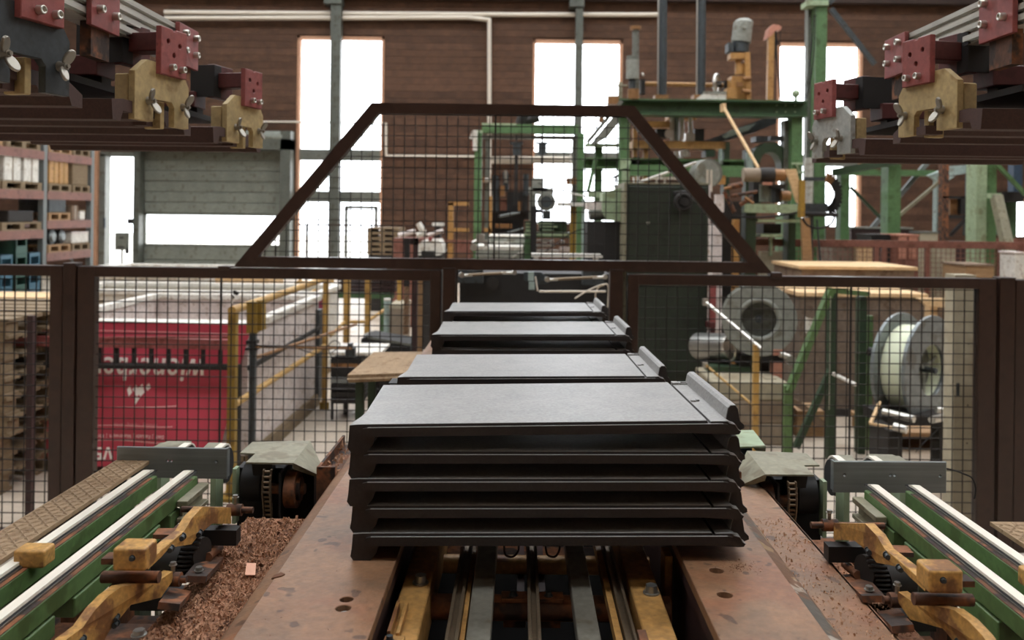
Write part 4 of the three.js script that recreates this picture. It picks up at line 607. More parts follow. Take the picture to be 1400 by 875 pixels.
// ------------------------------------------------------------------ table and odds near the opening in the fence
{
  const t = thing('side_table', 'small table with crumb-strewn tread plate top and green legs left of the tile stacks', 'table');
  part(t, 'table_top', [sheet([at(475, 517, 3.32), at(591, 513, 3.32), at(607, 484, 3.86), at(511, 485, 3.86)].reverse(), 0.012), sheet([at(475, 517, 3.32), at(591, 513, 3.32), at(591, 516, 3.32), at(478, 521, 3.33)], 0.01)], M.treadTan);
  for (const [a, b, d] of [[486, 497, 3.36], [503, 513, 3.6], [575, 585, 3.4], [585, 594, 3.7]]) { const p = at((a + b) / 2, 518, d); const w = (b - a) * d / F / 2; part(t, 'leg', box(p.x - w, p.x + w, 0, at(500, 515, 3.32).y - 0.012, -d - 0.03, -d), M.greenDark); }
  const y = at(540, 500, 3.6).y + 0.02;
  chips('clay_debris', 'pale crumbs on the small tread plate table', Array.from({ length: 160 }, () => V(rr(-0.58, -0.35), y - 0.012, rr(-3.75, -3.4))), M.chipPale, [0.002, 0.008]);
  const b = thing('sensor_box', 'small black sensor block beside the third tile stack', 'sensor'); part(b, 'body', [B(531, 524, 557, 541, 2.0, 0.06)], M.black); part(b, 'bracket', [B(524, 540, 534, 556, 2.0, 0.03), BF(537, 540, 541, 2.03, 0.02)], M.black); part(b, 'label_plate', B(533, 526, 543, 531, 1.998, 0.002), M.grayPaint);
  const g = thing('guard_plate', 'pale green bent guard plate with a dark blue box beneath, right of the nearest stack', 'guard');
  part(g, 'box', [B(1003, 613, 1028, 660, 1.75, 0.1)], M.blueDark); part(g, 'top_sheet', [S([[992, 611, 1.74], [1047, 610, 1.74], [1030, 588, 1.875], [985, 588, 1.875]], 0, 0.003)], M.greenPale);
  part(g, 'flap', [S([[1029, 611, 1.74], [1047, 610, 1.74], [1046, 631, 1.76]], 0, 0.003)], M.greenGray); part(g, 'stand', [box(at(1015, 660, 1.78).x - 0.015, at(1015, 660, 1.78).x + 0.015, 0, at(1015, 660, 1.78).y, -1.83, -1.8)], M.greenDark);
}
// ------------------------------------------------------------------ left: pallet rack along the side, pallets, plastic bins, yellow railing
const RX = -7.9;
{
  const t = thing('pallet_rack', 'tall pallet rack with red beams and grey uprights along the left side', 'rack');
  const ds = [12.1, 14.5, 16.1];
  ds.forEach((d, i) => { part(t, 'upright', [box(RX - 0.05, RX + 0.04, 0, i === 2 ? 2.9 : 3.6, -d - 0.06, -d + 0.05)], M.rackGray); part(t, 'upright', [box(RX - 1.0, RX - 0.9, 0, 3.6, -d - 0.06, -d + 0.05)], M.rackGray); });
  const beam = (y, a, b) => part(t, 'beam', [box(RX - 0.02, RX + 0.05, y - 0.07, y + 0.07, -b + 0.05, -a - 0.06), box(RX - 1.0, RX - 0.93, y - 0.07, y + 0.07, -b + 0.05, -a - 0.06)], M.rackRed);
  for (const y of [2.5, 1.85]) { beam(y, ds[0], ds[1]); beam(y, ds[1], ds[2]); }
  beam(1.21, ds[0], ds[1]); beam(1.36, ds[1], ds[2]); beam(0.82, ds[1], ds[2]);
  part(t, 'brace', [bar(V(RX, 0.3, -16.1), V(RX - 0.95, 1.4, -16.1), 0.03, 0.03), bar(V(RX - 0.95, 1.4, -16.1), V(RX, 2.5, -16.1), 0.03, 0.03)], M.rackGray);
  // loads: each a thing of its own on its pallet
  const pallet = (label, d, y, w, m = M.woodGray) => { const p = thing('pallet', label, 'pallet'), x1 = RX + 0.04, x0 = RX - 0.95; for (const k of [0, 0.45, 0.9]) part(p, 'block', [0, 0.5, 1].map(q => box(x0 + (x1 - x0) * q * 0.88, x0 + (x1 - x0) * q * 0.88 + 0.12, y + 0.02, y + 0.1, -d - (w * 0.98) * k - 0.11 * w, -d - (w * 0.98) * k)), m); part(p, 'deck_board', box(x0, x1, y + 0.1, y + 0.13, -d - w, -d), m); part(p, 'bottom_board', box(x0, x1, y, y + 0.02, -d - w, -d), m); return y + 0.13; };
  const load = (name, cat, label, d, y, w, h, dep, m, extra) => { const o = thing(name, label, cat); part(o, 'body', rbox(RX - dep, RX + 0.02, y, y + h, -d - w, -d, 0.02, 2), m); if (extra) extra(o, d, y, w, h); return o; };
  const lid = mm => (o, d, y, w, h) => part(o, 'lid', rbox(RX - 0.6, RX + 0.025, y + h - 0.03, y + h, -d - w - 0.005, -d + 0.005, 0.01, 1), mm);
  const seam = mm => (o, d, y, w, h) => part(o, 'tape', box(RX + 0.02, RX + 0.024, y, y + h, -d - w * 0.53, -d - w * 0.47), mm);
  let y;
  y = pallet('pallet on the rack top at the left picture edge', 12.3, 2.57, 1.0, M.wood); load('carton', 'box', 'brown carton on the rack top at the left picture edge', 12.35, y, 0.9, 0.3, 0.8, M.cardboard, seam(M.wood));
  y = pallet('grey pallet in the middle of the rack top left of the upright', 13.4, 2.57, 0.95); load('carton', 'box', 'flat tan carton on the grey pallet of the rack top', 13.45, y, 0.85, 0.16, 0.8, M.wood, seam(M.cardboard));
  y = pallet('pallet on the rack top right of the middle upright', 14.6, 2.57, 0.75, M.wood); load('sack', 'sack', 'pale sack on the rack top right of the upright', 14.65, y, 0.6, 0.16, 0.7, M.woodGray, lid(M.white));
  y = pallet('pallet under pale rolls at the far end of the rack top', 15.4, 2.57, 0.6); load('roll', 'roll', 'pale wrapped bundle at the far end of the rack top', 15.4, y, 0.6, 0.13, 0.7, M.white, lid(M.woodGray));
  y = pallet('pallet under white sacks on the second rack shelf', 13.3, 1.92, 1.1); load('big_sack', 'sack', 'white sack left on the second rack shelf', 13.38, y, 0.45, 0.42, 0.7, M.white, seam(M.woodGray)); load('big_sack', 'sack', 'white sack beside the grey middle upright of the rack', 13.92, y, 0.42, 0.42, 0.7, M.white, seam(M.woodGray));
  y = pallet('pallet under tan carton on the second shelf at the left edge', 12.3, 1.92, 0.95); load('carton', 'box', 'tan carton on the second rack shelf at the left edge', 12.75, y, 0.45, 0.34, 0.6, M.cardboard, seam(M.wood));
  y = pallet('pallet under orange cartons right of the middle upright', 14.62, 1.92, 0.72); load('tall_carton', 'box', 'left one of two tall orange-tan cartons on the rack', 14.66, y, 0.3, 0.52, 0.55, M.orange, seam(M.ochre)); load('tall_carton', 'box', 'right one of two tall orange-tan cartons on the rack', 14.98, y, 0.3, 0.5, 0.55, M.orange, seam(M.ochre));
  { const o = thing('bucket', 'white bucket standing on top of the tall orange-tan cartons', 'bucket'); part(o, 'body', cyl(V(RX - 0.15, y + 0.52, -14.98), V(RX - 0.15, y + 0.7, -14.98), 0.1, 0.12), M.white); part(o, 'rim', cyl(V(RX - 0.15, y + 0.69, -14.98), V(RX - 0.15, y + 0.71, -14.98), 0.13), M.white); }
  y = pallet('pallet under woven crate at the far end of the second shelf', 15.4, 1.92, 0.6); load('woven_crate', 'crate', 'woven tan crate at the far end of the second rack shelf', 15.42, y, 0.55, 0.4, 0.7, M.woodGray, lid(M.cardboard));
  y = pallet('yellow-brown pallet on the third shelf right of the upright', 14.62, 1.43, 0.7, M.wood); load('machine_part', 'machine part', 'dark machine part on the third rack shelf', 14.66, y, 0.55, 0.26, 0.5, M.darkSteel, lid(M.black)); load('carton', 'box', 'small tan carton at the far end of the third shelf', 15.42, 1.43, 0.22, 0.26, 0.4, M.cardboard, seam(M.white)); load('canister', 'canister', 'white canister at the far end of the third shelf', 15.68, 1.43, 0.2, 0.18, 0.3, M.white, lid(M.woodGray));
  y = pallet('pallet with motors on the lowest shelf right of the upright', 14.62, 0.89, 0.72, M.wood);
  for (const [d, lab, m] of [[14.72, 'left dark motor lying on the lowest rack shelf', M.darkSteel], [15.02, 'dark motor with pale ring on the lowest rack shelf', M.black]]) { const o = thing('stored_motor', lab, 'motor'); part(o, 'housing', cyl(V(RX - 0.5, y + 0.13, -d - 0.1), V(RX, y + 0.13, -d - 0.1), 0.12, 0.12, 20), m); part(o, 'flange', cyl(V(RX, y + 0.13, -d - 0.1), V(RX + 0.03, y + 0.13, -d - 0.1), 0.09, 0.07, 20), M.galv); part(o, 'foot', box(RX - 0.4, RX - 0.05, y, y + 0.03, -d - 0.2, -d), m); }
  y = pallet('pallet under white box at the far end of the lowest shelf', 15.4, 0.89, 0.62); load('white_box', 'box', 'long white box at the far end of the lowest rack shelf', 15.42, y, 0.6, 0.2, 0.6, M.white, lid(M.pinkWhite));
  y = pallet('pallet on the dark third shelf left of the upright', 13.3, 1.28, 1.1); load('machine_part', 'machine part', 'heap-like dark machine part on the left third shelf', 13.5, y, 0.7, 0.18, 0.6, M.dark, lid(M.black)); load('canister', 'canister', 'pale canister at the left edge on the third shelf', 12.75, 1.28, 0.3, 0.24, 0.4, M.white, lid(M.woodGray));
  // bottle crates on the floor bay: hollow plastic crates
  const crate = (label, d, k, m, w = 0.34, dx = 0) => { const o = thing('bottle_crate', label, 'crate'), x1 = RX + 0.02 + dx, x0 = x1 - 0.4, h = 0.3, y0 = k * 0.305; part(o, 'floor', box(x0, x1, y0, y0 + 0.02, -d - w, -d), m); part(o, 'wall', [box(x1 - 0.02, x1, y0 + 0.02, y0 + 0.12, -d - w, -d), box(x1 - 0.02, x1, y0 + 0.24, y0 + h, -d - w, -d), box(x1 - 0.02, x1, y0 + 0.12, y0 + 0.24, -d - 0.05, -d), box(x1 - 0.02, x1, y0 + 0.12, y0 + 0.24, -d - w, -d - w + 0.05)], m); part(o, 'wall', box(x0, x1, y0 + 0.02, y0 + h, -d - 0.02, -d), m); part(o, 'wall', box(x0, x1, y0 + 0.02, y0 + h, -d - w, -d - w + 0.02), m); part(o, 'wall', box(x0, x0 + 0.02, y0 + 0.02, y0 + h, -d - w, -d), m); };
  const cols = [[12.5, 3, M.crateTeal, 'dark teal'], [12.9, 4, M.crateGreen, 'bright green'], [13.3, 3, M.crateBlue, 'blue'], [13.7, 4, M.crateTeal, 'bluish green'], [14.08, 3, M.crateBlue, 'light blue']];
  const pos = ['at the bottom', 'second from below', 'third from below', 'on top'];
  cols.forEach(([d, n, m, c]) => { for (let k = 0; k < n; k++) crate(`${c} bottle crate in the ${c} pile under the rack, ${k === n - 1 ? 'on top' : pos[k]}`, d, k, m); });
  // what stands around the entrance door
  const sb = thing('switch_box', 'grey switch box with cables beside the entrance door', 'switch box'); const p = at(165, 330, 21.6);
  part(sb, 'stand', [box(p.x - 0.02, p.x + 0.02, 0, p.y - 0.2, -21.7, -21.66), box(p.x - 0.15, p.x + 0.15, 0, 0.02, -21.8, -21.6)], M.frameGray); part(sb, 'housing', B(157, 318, 173, 342, 21.6, 0.15), M.shutter); part(sb, 'socket', [B(171, 340, 174, 347, 21.6, 0.1), B(163, 324, 169, 326, 21.59, 0.02), B(160, 337, 170, 339, 21.59, 0.02)], M.black); part(sb, 'cable', [T([[174, 320, 21.6], [179, 318, 21.6], [179.5, 340, 21.6], [179, 378, 21.6]], 0.5)], M.dark); part(sb, 'key_switch', B(174, 299, 180, 306, 21.6, 0.08), M.black);
}
{ // pallets at the left edge behind the fence
  const N = 9;
  for (let k = 0; k < N; k++) {
    const t = thing('pallet', `weathered pallet at the left edge behind the fence, ${k === 0 ? 'lowest' : k === N - 1 ? 'topmost' : ['', 'second', 'third', 'fourth', 'fifth', 'sixth', 'seventh', 'eighth'][k] + ' from below'} in the stack`, 'pallet', 'stacked weathered pallets'), y = k * 0.112, x0 = -3.75 + rr(-0.02, 0.02), x1 = -2.93 + rr(-0.03, 0.03), z0 = -5.0 + rr(-0.02, 0.02), z1 = -6.2;
    part(t, 'bottom_board', [0, 0.4, 0.8].map(q => box(x0, x1, y, y + 0.018, z0 - q * 1.0 - 0.14, z0 - q * 1.0)), M.woodGray);
    for (const q of [0, 0.4, 0.86]) part(t, 'block', [0, 0.46, 0.92].map(w => box(x0 + (x1 - x0) * q, x0 + (x1 - x0) * q + 0.1, y + 0.018, y + 0.088, z0 - w * 1.05 - 0.12, z0 - w * 1.05)), M.woodGray);
    for (let q = 0; q < 6; q++) part(t, 'deck_board', box(x0, x1, y + 0.09, y + 0.112, z0 - q * 0.2 - 0.15, z0 - q * 0.2), M.woodGray);
  }
  const st = solo('dark_post', 'thin dark steel post at the left behind the fence', 'post', [BF(37, 432, 45, 4.6, 0.03), box(at(41, 600, 4.6).x - 0.05, at(41, 600, 4.6).x + 0.05, 0, 0.01, -4.67, -4.58)], M.web);
  for (let k = 0; k < 6; k++) { const d = 7.35, yy = 0.625 + k * 0.045; const o = solo('timber_board', `pale timber board at the left edge, ${['lowest', 'second', 'third', 'fourth', 'fifth', 'topmost'][k]} of the pile behind the pallets`, 'board', rbox(-5.1 + rr(-0.1, 0), -3.95 + rr(-0.03, 0.03), yy, yy + 0.042, -d - 0.5, -d - rr(0, 0.03), 0.004, 1), M.woodPale, 'pale timber boards'); }
  const tr = thing('trestle', 'low timber trestle under the pale boards at the left', 'trestle'); part(tr, 'rail', [box(-5.1, -3.95, 0.52, 0.625, -7.6, -7.5), box(-5.1, -3.95, 0.52, 0.625, -7.9, -7.8)], M.wood); part(tr, 'leg', [box(-5.0, -4.9, 0, 0.52, -7.6, -7.5), box(-4.1, -4.0, 0, 0.52, -7.6, -7.5), box(-5.0, -4.9, 0, 0.52, -7.9, -7.8), box(-4.1, -4.0, 0, 0.52, -7.9, -7.8)], M.wood);
}
function canvasTex(w, h, draw) { const c = document.createElement('canvas'); c.width = w; c.height = h; draw(c.getContext('2d'), w, h); const t = new THREE.CanvasTexture(c); t.colorSpace = THREE.SRGBColorSpace; return t; }
const uvSheet = (P4, nx = 12, ny = 10, fold = 0) => { // a hanging cloth: corners top-left, top-right, bottom-right, bottom-left, with folds
  const pos = [], uv = [], idx = []; const n = P4[1].clone().sub(P4[0]).cross(P4[3].clone().sub(P4[0])).normalize().negate();
  for (let j = 0; j <= ny; j++) for (let i = 0; i <= nx; i++) { const u = i / nx, v = j / ny; const p = P4[0].clone().lerp(P4[1], u).lerp(P4[3].clone().lerp(P4[2], u), v).addScaledVector(n, fold * (Math.sin((u * 1.3 - v * 0.9) * 7) + 0.5 * Math.sin(u * 11 + v * 6)) * (0.2 + v)); pos.push(p.x, p.y, p.z); uv.push(u, 1 - v); }
  for (let j = 0; j < ny; j++) for (let i = 0; i < nx; i++) { const a = j * (nx + 1) + i, b = a + 1, c = a + nx + 1, d = c + 1; idx.push(a, c, b, b, c, d); }
  const g = new THREE.BufferGeometry(); g.setAttribute('position', new THREE.Float32BufferAttribute(pos, 3)); g.setAttribute('uv', new THREE.Float32BufferAttribute(uv, 2)); g.setIndex(idx); g.computeVertexNormals(); g.userData.keepUV = true; return g;
};
{
  const x0 = -3.12, x1 = -1.72, zf = -5.6, zb = -7.5, yt = 0.93;
  const bin = (label, x0, x1, zf, zb, yt, m, name = 'plastic_bin') => {
    const t = thing(name, label, 'bin');
    part(t, 'runner', [box(x0 + 0.05, x0 + 0.2, 0, 0.08, zb, zf), box(x1 - 0.2, x1 - 0.03, 0, 0.08, zb, zf)], M.woodGray);
    const slot = (fixed, a, b, alongX) => { const g = [], n = Math.round((b - a) / 0.13), s = (b - a) / n; for (let i = 0; i < n; i++) { const c = a + (i + 0.5) * s, w = (s - 0.022) / 2; g.push(alongX ? box(c - w, c + w, yt - 0.5, yt - 0.18, fixed - 0.03, fixed) : box(fixed - 0.03, fixed, yt - 0.5, yt - 0.18, c - w, c + w)); } return g; };
    part(t, 'wall', [box(x0, x1, 0.08, yt - 0.5, zf - 0.03, zf), box(x0, x1, yt - 0.18, yt - 0.04, zf - 0.03, zf), ...slot(zf, x0, x1, true)], m);
    part(t, 'wall', [box(x1 - 0.03, x1, 0.08, yt - 0.5, zb, zf - 0.03), box(x1 - 0.03, x1, yt - 0.18, yt - 0.04, zb, zf - 0.03), ...slot(x1, zb, zf - 0.03, false)], m);
    part(t, 'wall', box(x0, x0 + 0.03, 0.08, yt - 0.04, zb, zf - 0.03), m); part(t, 'wall', box(x0 + 0.03, x1 - 0.03, 0.08, yt - 0.04, zb, zb + 0.03), m); part(t, 'floor', box(x0 + 0.03, x1 - 0.03, 0.08, 0.12, zb + 0.03, zf - 0.03), m);
    part(t, 'rim', [rbox(x0 - 0.02, x1 + 0.02, yt - 0.05, yt, zf - 0.05, zf + 0.02, 0.01, 2), rbox(x0 - 0.02, x1 + 0.02, yt - 0.05, yt, zb, zb + 0.06, 0.01, 2), rbox(x0 - 0.02, x0 + 0.05, yt - 0.05, yt, zb, zf, 0.01, 2), rbox(x1 - 0.05, x1 + 0.03, yt - 0.05, yt, zb, zf, 0.01, 2)], M.white);
    return t;
  };
  const t = bin('large slotted pinkish-white bin behind the red banner', x0, x1, zf, zb, yt, M.pinkWhite);
  part(t, 'runner', [box(x1 - 0.02, x1 + 0.03, 0.0, 0.1, zb, zf)], M.woodGray); part(t, 'corner_post', box(x1 - 0.01, x1 + 0.035, 0.05, yt - 0.12, zb - 0.02, zb + 0.1), M.darkSteel);
  const b2 = bin('second white bin with a maroon band farther back on the left', -4.35, -1.9, -8.3, -9.2, 0.88, M.white);
  part(b2, 'maroon_band', uvSheet([at(240, 407, 8.27), at(448, 408, 8.27), at(448, 437, 8.27), at(240, 437, 8.27)], 4, 2, 0), mat(0xffffff, 0.5, 0, { side: THREE.DoubleSide, map: canvasTex(1024, 160, (g, w, h) => { g.fillStyle = '#7c2b40'; g.fillRect(0, 0, w, h); g.fillStyle = '#e8dcdc'; g.translate(w, h); g.rotate(Math.PI); g.font = 'bold 112px sans-serif'; g.fillText('IS', w - 790, 108); g.fillText('IOT', w - 470, 108); }) }));
  const b3 = bin('white bin in front of the entrance door at the left', -5.6, -3.9, -10.6, -12.6, 0.86, M.white);
  // red banner draped over the front, printed upside down
  const ban = canvasTex(1400, 1024, (g, w, h) => {
    g.fillStyle = '#b53c4c'; g.fillRect(0, 0, w, h); g.save(); g.translate(w, h); g.rotate(Math.PI); g.fillStyle = '#efe6de';
    g.font = 'bold 214px sans-serif'; g.save(); g.translate(247, h - 252); g.scale(0.72, 1); g.fillText('wienerberger', 0, 0); g.restore();
    g.font = '34px sans-serif'; g.fillText('Dach | Fassade | Mauerwerk | Klima', 455, h - 800); g.font = '28px sans-serif'; g.globalAlpha = 0.5; g.fillText('Beratung · Planung · Service', 520, h - 720); g.globalAlpha = 1;
    g.font = 'bold 120px sans-serif'; g.fillText('V5', 870, h - 890); g.restore();
    g.fillStyle = '#efe6de'; 
    const q = pts => { g.beginPath(); pts.map(([x, y]) => [637 + (x - 662) * 0.71, 420 + (y - 310) * 0.64]).forEach((p, i) => i ? g.lineTo(...p) : g.moveTo(...p)); g.closePath(); g.fill(); };
    q([[662, 400], [690, 352], [716, 430], [684, 476]]); q([[716, 396], [752, 346], [794, 448], [764, 478]]); q([[762, 392], [812, 330], [838, 430], [800, 478]]); q([[842, 372], [872, 322], [898, 372], [866, 412]]); q([[742, 500], [764, 478], [800, 482], [756, 566]]);
    g.strokeStyle = '#e6b9b4'; g.lineWidth = 6; for (const [ya, yb] of [[640, 590], [760, 735], [860, 850]]) { g.beginPath(); g.moveTo(200, ya); g.bezierCurveTo(500, ya - 50, 800, yb + 20, 1000, yb); g.stroke(); }
    g.fillStyle = '#e2a6a4'; g.fillRect(0, 60, w, 6);
  });
  const bn = thing('banner', 'red printed banner hung upside down over the front of the white bin', 'banner');
  part(bn, 'cloth', uvSheet([V(x0 + 0.02, yt + 0.004, zf + 0.028), V(x1 + 0.02, yt - 0.015, zf + 0.028), V(x1 - 0.18, 0.03, zf + 0.1), V(x0 + 0.18, 0.03, zf + 0.1)], 36, 28, 0.016), mat(0xffffff, 0.5, 0, { map: ban, side: THREE.DoubleSide }));
  part(bn, 'upper_flap', [sheet([V(x0 + 0.0, yt + 0.005, zf + 0.03), V(x0 + 0.0, yt + 0.005, zf - 0.06), V(x1, yt + 0.005, zf - 0.06), V(x1, yt - 0.01, zf + 0.03)], 0.004)], M.white);
  const cg = thing('bar_barrier', 'black and red steel frame with short uprights in front of the red banner', 'frame'), z = zf + 0.17;
  part(cg, 'bottom_rail', [box(x0 - 0.02, x1 - 0.005, 0.655, 0.69, z - 0.03, z), bar(V(x1 + 0.05, 0.67, z), V(x1 + 0.05, 0.67, zb + 0.1), 0.02, 0.03)], M.black);
  part(cg, 'top_rail', [bar(V(x0, 0.825, z + 0.01), V(x1 - 0.05, 0.815, z + 0.01), 0.04, 0.06), bar(V(x0 + 0.3, 0.845, z + 0.03), V(x1 - 0.02, 0.865, z + 0.03), 0.014, 0.014)], M.red);
  for (let k = 0; k < 12; k++) { const x = x0 + 0.09 + k * 0.107; part(cg, 'bar', box(x - 0.012, x + 0.012, 0.69, 0.82, z - 0.024, z - 0.006), M.black); }
  part(cg, 'leg', [box(x0 - 0.02, x0 + 0.03, 0, 0.655, z - 0.03, z), box(x1 - 0.05, x1 - 0.005, 0, 0.655, z - 0.03, z)], M.black);
  part(cg, 'cross_bar', [cyl(V(x1 + 0.06, 0.72, zf + 0.1), V(x1 + 0.35, 0.70, -7.35), 0.012)], M.brassy);
  // low white slabs on the floor between
  const sl = thing('packed_slab', 'white wrapped low slab stack behind the red banner bin at the left', 'slab'); part(sl, 'slab', rbox(-7.2, -4.3, 0, 0.62, -15.5, -13.2, 0.02, 1), M.white); part(sl, 'cover', rbox(-7.25, -4.25, 0.62, 0.66, -15.55, -13.15, 0.01, 1), M.white);
  // pale crates behind the handrail
  const pc = thing('wooden_crate', 'pale wooden crate on a pallet behind the maroon banded bin', 'crate'); part(pc, 'base', [B(293, 398, 368, 405, 11, 0.8), BF(300, 404, 310, 11.1, 0.1), BF(350, 404, 360, 11.1, 0.1)], M.woodGray); for (let k = 0; k < 4; k++) part(pc, 'board', B(294, 380 + k * 4.6, 367, 384.2 + k * 4.6, 11, 0.7), M.woodPale); part(pc, 'slot', [B(302, 388, 308, 391, 10.99, 0.02), B(318, 388, 324, 391, 10.99, 0.02), B(330, 388, 335, 391, 10.99, 0.02)], M.dark);
}
{ // yellow pipe railing beside the bins
  const t = thing('railing', 'yellow pipe railing with stout posts beside the white bin', 'railing'), X = -1.6;
  const yA = at(322, 424, 5.0).y, yB = yA + 0.01;
  part(t, 'post', [box(X - 0.055, X - 0.01, 0, yA, -5.03, -4.98)], M.ochre); part(t, 'post', [cyl(V(X - 0.01, 0, -7.28), V(X - 0.01, yB, -7.28), 0.024)], M.yellow);
  part(t, 'handrail', cyl(V(X - 0.03, yA, -4.97), V(X - 0.01, yB, -7.35), 0.024), M.yellow);
  part(t, 'knee_rail', cyl(V(X - 0.03, 0.53, -5.0), V(X - 0.01, 0.53, -7.28), 0.02), M.yellow);
  part(t, 'base', [box(X - 0.09, X + 0.02, 0, 0.02, -5.08, -4.94), cyl(V(X - 0.01, 0, -7.28), V(X - 0.01, 0.06, -7.28), 0.04)], M.ochre);
  const s = thing('railing', 'far yellow stair railing seen through the left panel', 'railing'); const d = 8.6;
  part(s, 'post', [BF(470, 370, 478, d, 0.06)], M.yellow); part(s, 'post', [BF(499, 370, 506, d, 0.06)], M.yellow); part(s, 'post', [B(543, 380, 548, 413, d, 0.05)], M.yellow); part(s, 'rail', [C([478, 440, d], [500, 440, d], 2.2), C([452, 459, 7.9], [471, 440, d], 2.2), C([505, 437, d], [548, 410, 9.6], 2.4)], M.yellow);
  part(s, 'handrail', [C([455, 384, 7.4], [408, 386, 9.5], 2), C([422, 402, 9.0], [450, 385, 9.5], 2.2), C([400, 392, 9.4], [412, 382, 9.4], 2.2)], M.yellow); part(s, 'support', [BF(544, 412, 547, 9.6, 0.04), BF(420, 400, 428, 9.6, 0.04)], M.orange);
  const dp = thing('cable_post', 'dark steel post with olive box and cables beside the yellow railing', 'post'), dd = 4.75;
  part(dp, 'post', [BF(341, 455, 349, dd, 0.035)], M.darkSteel); part(dp, 'box', [B(337, 413, 350, 456, dd, 0.08), B(350, 411, 358, 452, dd + 0.03, 0.08)], M.ochre); part(dp, 'clip', [B(336, 466, 350, 471, dd - 0.01, 0.06), B(335, 476, 351, 479, dd - 0.01, 0.06)], M.black);
  part(dp, 'cable', [T([[345, 470, dd], [352, 473, dd], [375, 474.5, dd], [392, 475, dd + 0.2], [410, 476, dd + 0.5], [445, 477, 5.6], [470, 476, 5.8]], 1.1), T([[408, 477, 5.2], [430, 483, 5.4], [455, 481, 5.6], [465, 470, 5.7], [457, 465.5, 5.7], [449, 473, 5.7], [452, 486, 5.7], [458, 500, 5.7]], 0.7, 40)], M.rubber);
  part(dp, 'cross_bar', [C([350, 474, dd], [480, 476, 5.9], 2)], M.brassy); part(dp, 'knob', [B(476, 470, 481, 476, 5.88, 0.05), B(472, 476, 485, 488, 5.9, 0.05)], M.darkSteel);
  const cl = thing('hanging_tag', 'small dark and white clip hanging from the wire mesh left of the railing', 'clip'); part(cl, 'clip', [S([[319, 397], [327, 400], [324, 404], [319, 402]], 4.14, 0.01), S([[318, 403], [320, 407], [318, 409]], 4.14, 0.01)], M.dark); part(cl, 'tag', S([[316, 407], [320, 408], [318, 415], [315, 416]], 4.14, 0.004), M.white);
}
{ // behind the left panel, toward the middle
  const bk = thing('black_cover', 'flat black and grey covers leaning beside the yellow stair railing', 'cover'), d = 7.6;
  part(bk, 'top', S([[497, 457, d + 0.6], [507, 452, d + 0.9], [562, 464, d + 0.3], [561, 470, d], [503, 460, d]], 0, 0.02), M.frameGray); part(bk, 'body', [S([[503, 460], [561, 470], [562, 482], [492, 481], [494, 463]], d, 0.4), BF(510, 478, 550, d + 0.1, 0.25)], M.black);
  const rb = thing('crate_stack_base', 'low stack of dark trays with pale sheets below the stair railing', 'tray'), dk = 6.9;
  for (const [y0, y1, m] of [[491, 497, M.black], [497, 502, M.brassy], [503, 515, M.black], [516, 524, M.grayPaint], [526, 534, M.black], [536, 543, M.dark], [545, 552, M.black]]) part(rb, 'tray', B(452, y0, 494, y1, dk, 0.4), m); part(rb, 'corner_post', [BF(453, 488, 456, dk + 0.02, 0.03), BF(490, 488, 494, dk + 0.02, 0.03), BF(470, 488, 474, dk + 0.2, 0.1)], M.dark); part(rb, 'top_sheet', B(450, 482, 520, 486, dk, 0.5), M.white);
  const cu = thing('cup', 'white paper cup beyond the yellow handrail', 'cup'); { const a = at(453, 403, 10), b = at(453, 395, 10); part(cu, 'body', cyl(a, b, 0.03, 0.045), M.white); part(cu, 'rim', cyl(b, b.clone().add(V(0, 0.01, 0)), 0.048), M.white); }
  const gb = thing('green_bench', 'low green bench with dark pallets far behind the stair railing', 'bench'); part(gb, 'beam', [B(448, 401, 536, 408, 10.4, 0.2)], M.greenDeep); part(gb, 'leg', [BF(450, 408, 456, 10.4, 0.1), BF(520, 408, 526, 10.4, 0.1)], M.greenDeep); part(gb, 'shelf', [B(446, 403, 455, 404, 10.05, 0.5)], M.greenDeep);
  const pl = thing('dark_pallet', 'dark pallets with gaps on the green bench', 'pallet'); for (let k = 0; k < 4; k++) part(pl, 'board', B(462, 381 + k * 5, 540, 384 + k * 5, 10.45, 0.3), M.web); part(pl, 'block', [B(466, 384, 472, 401, 10.5, 0.2), B(524, 384, 530, 401, 10.5, 0.2)], M.dark);
  const rc = thing('twisted_rope', 'thick brown twisted rope hanging behind the left panel', 'rope'), da = 6.6; const a = at(556, 388, da), b = at(556, 456, da);
  for (let k = 0; k < 3; k++) { const pts = []; for (let i = 0; i <= 40; i++) { const q = i / 40, an = q * 22 + k * 2.094; pts.push(V(a.x + 0.012 * Math.cos(an), a.y + (b.y - a.y) * q, -da + 0.012 * Math.sin(an))); } part(rc, 'strand', tube(pts, 0.011, 80, 6), M.rope); } part(rc, 'hook', box(a.x - 0.02, a.x + 0.02, a.y - 0.02, 1.45, -da - 0.02, -da + 0.02), M.dark); part(rc, 'support', [box(a.x + 0.045, a.x + 0.08, 0, 1.45, -da - 0.05, -da), box(a.x - 0.03, a.x + 0.08, 1.4, 1.45, -da - 0.04, -da)], M.web);
  const wc = solo('timber_post', 'tan timber post behind the rope at the left panel edge', 'post', [BF(568, 380, 578, 6.8, 0.06), box(at(573, 450, 6.8).x - 0.05, at(573, 450, 6.8).x + 0.05, 0, 0.05, -6.9, -6.76)], M.wood);
  const cn = thing('grey_can', 'pale grey can beside the stair railing', 'can'); { const p = at(530, 420, 8.4), q = at(530, 411, 8.4); part(cn, 'body', cyl(V(p.x, p.y - 0.4, p.z), q, 0.035), M.paleBlue); part(cn, 'lid', cyl(q, q.clone().add(V(0, 0.02, 0)), 0.037), M.white); part(cn, 'stand', box(p.x - 0.05, p.x + 0.05, 0, p.y - 0.4, p.z - 0.05, p.z + 0.05), M.concrete); }
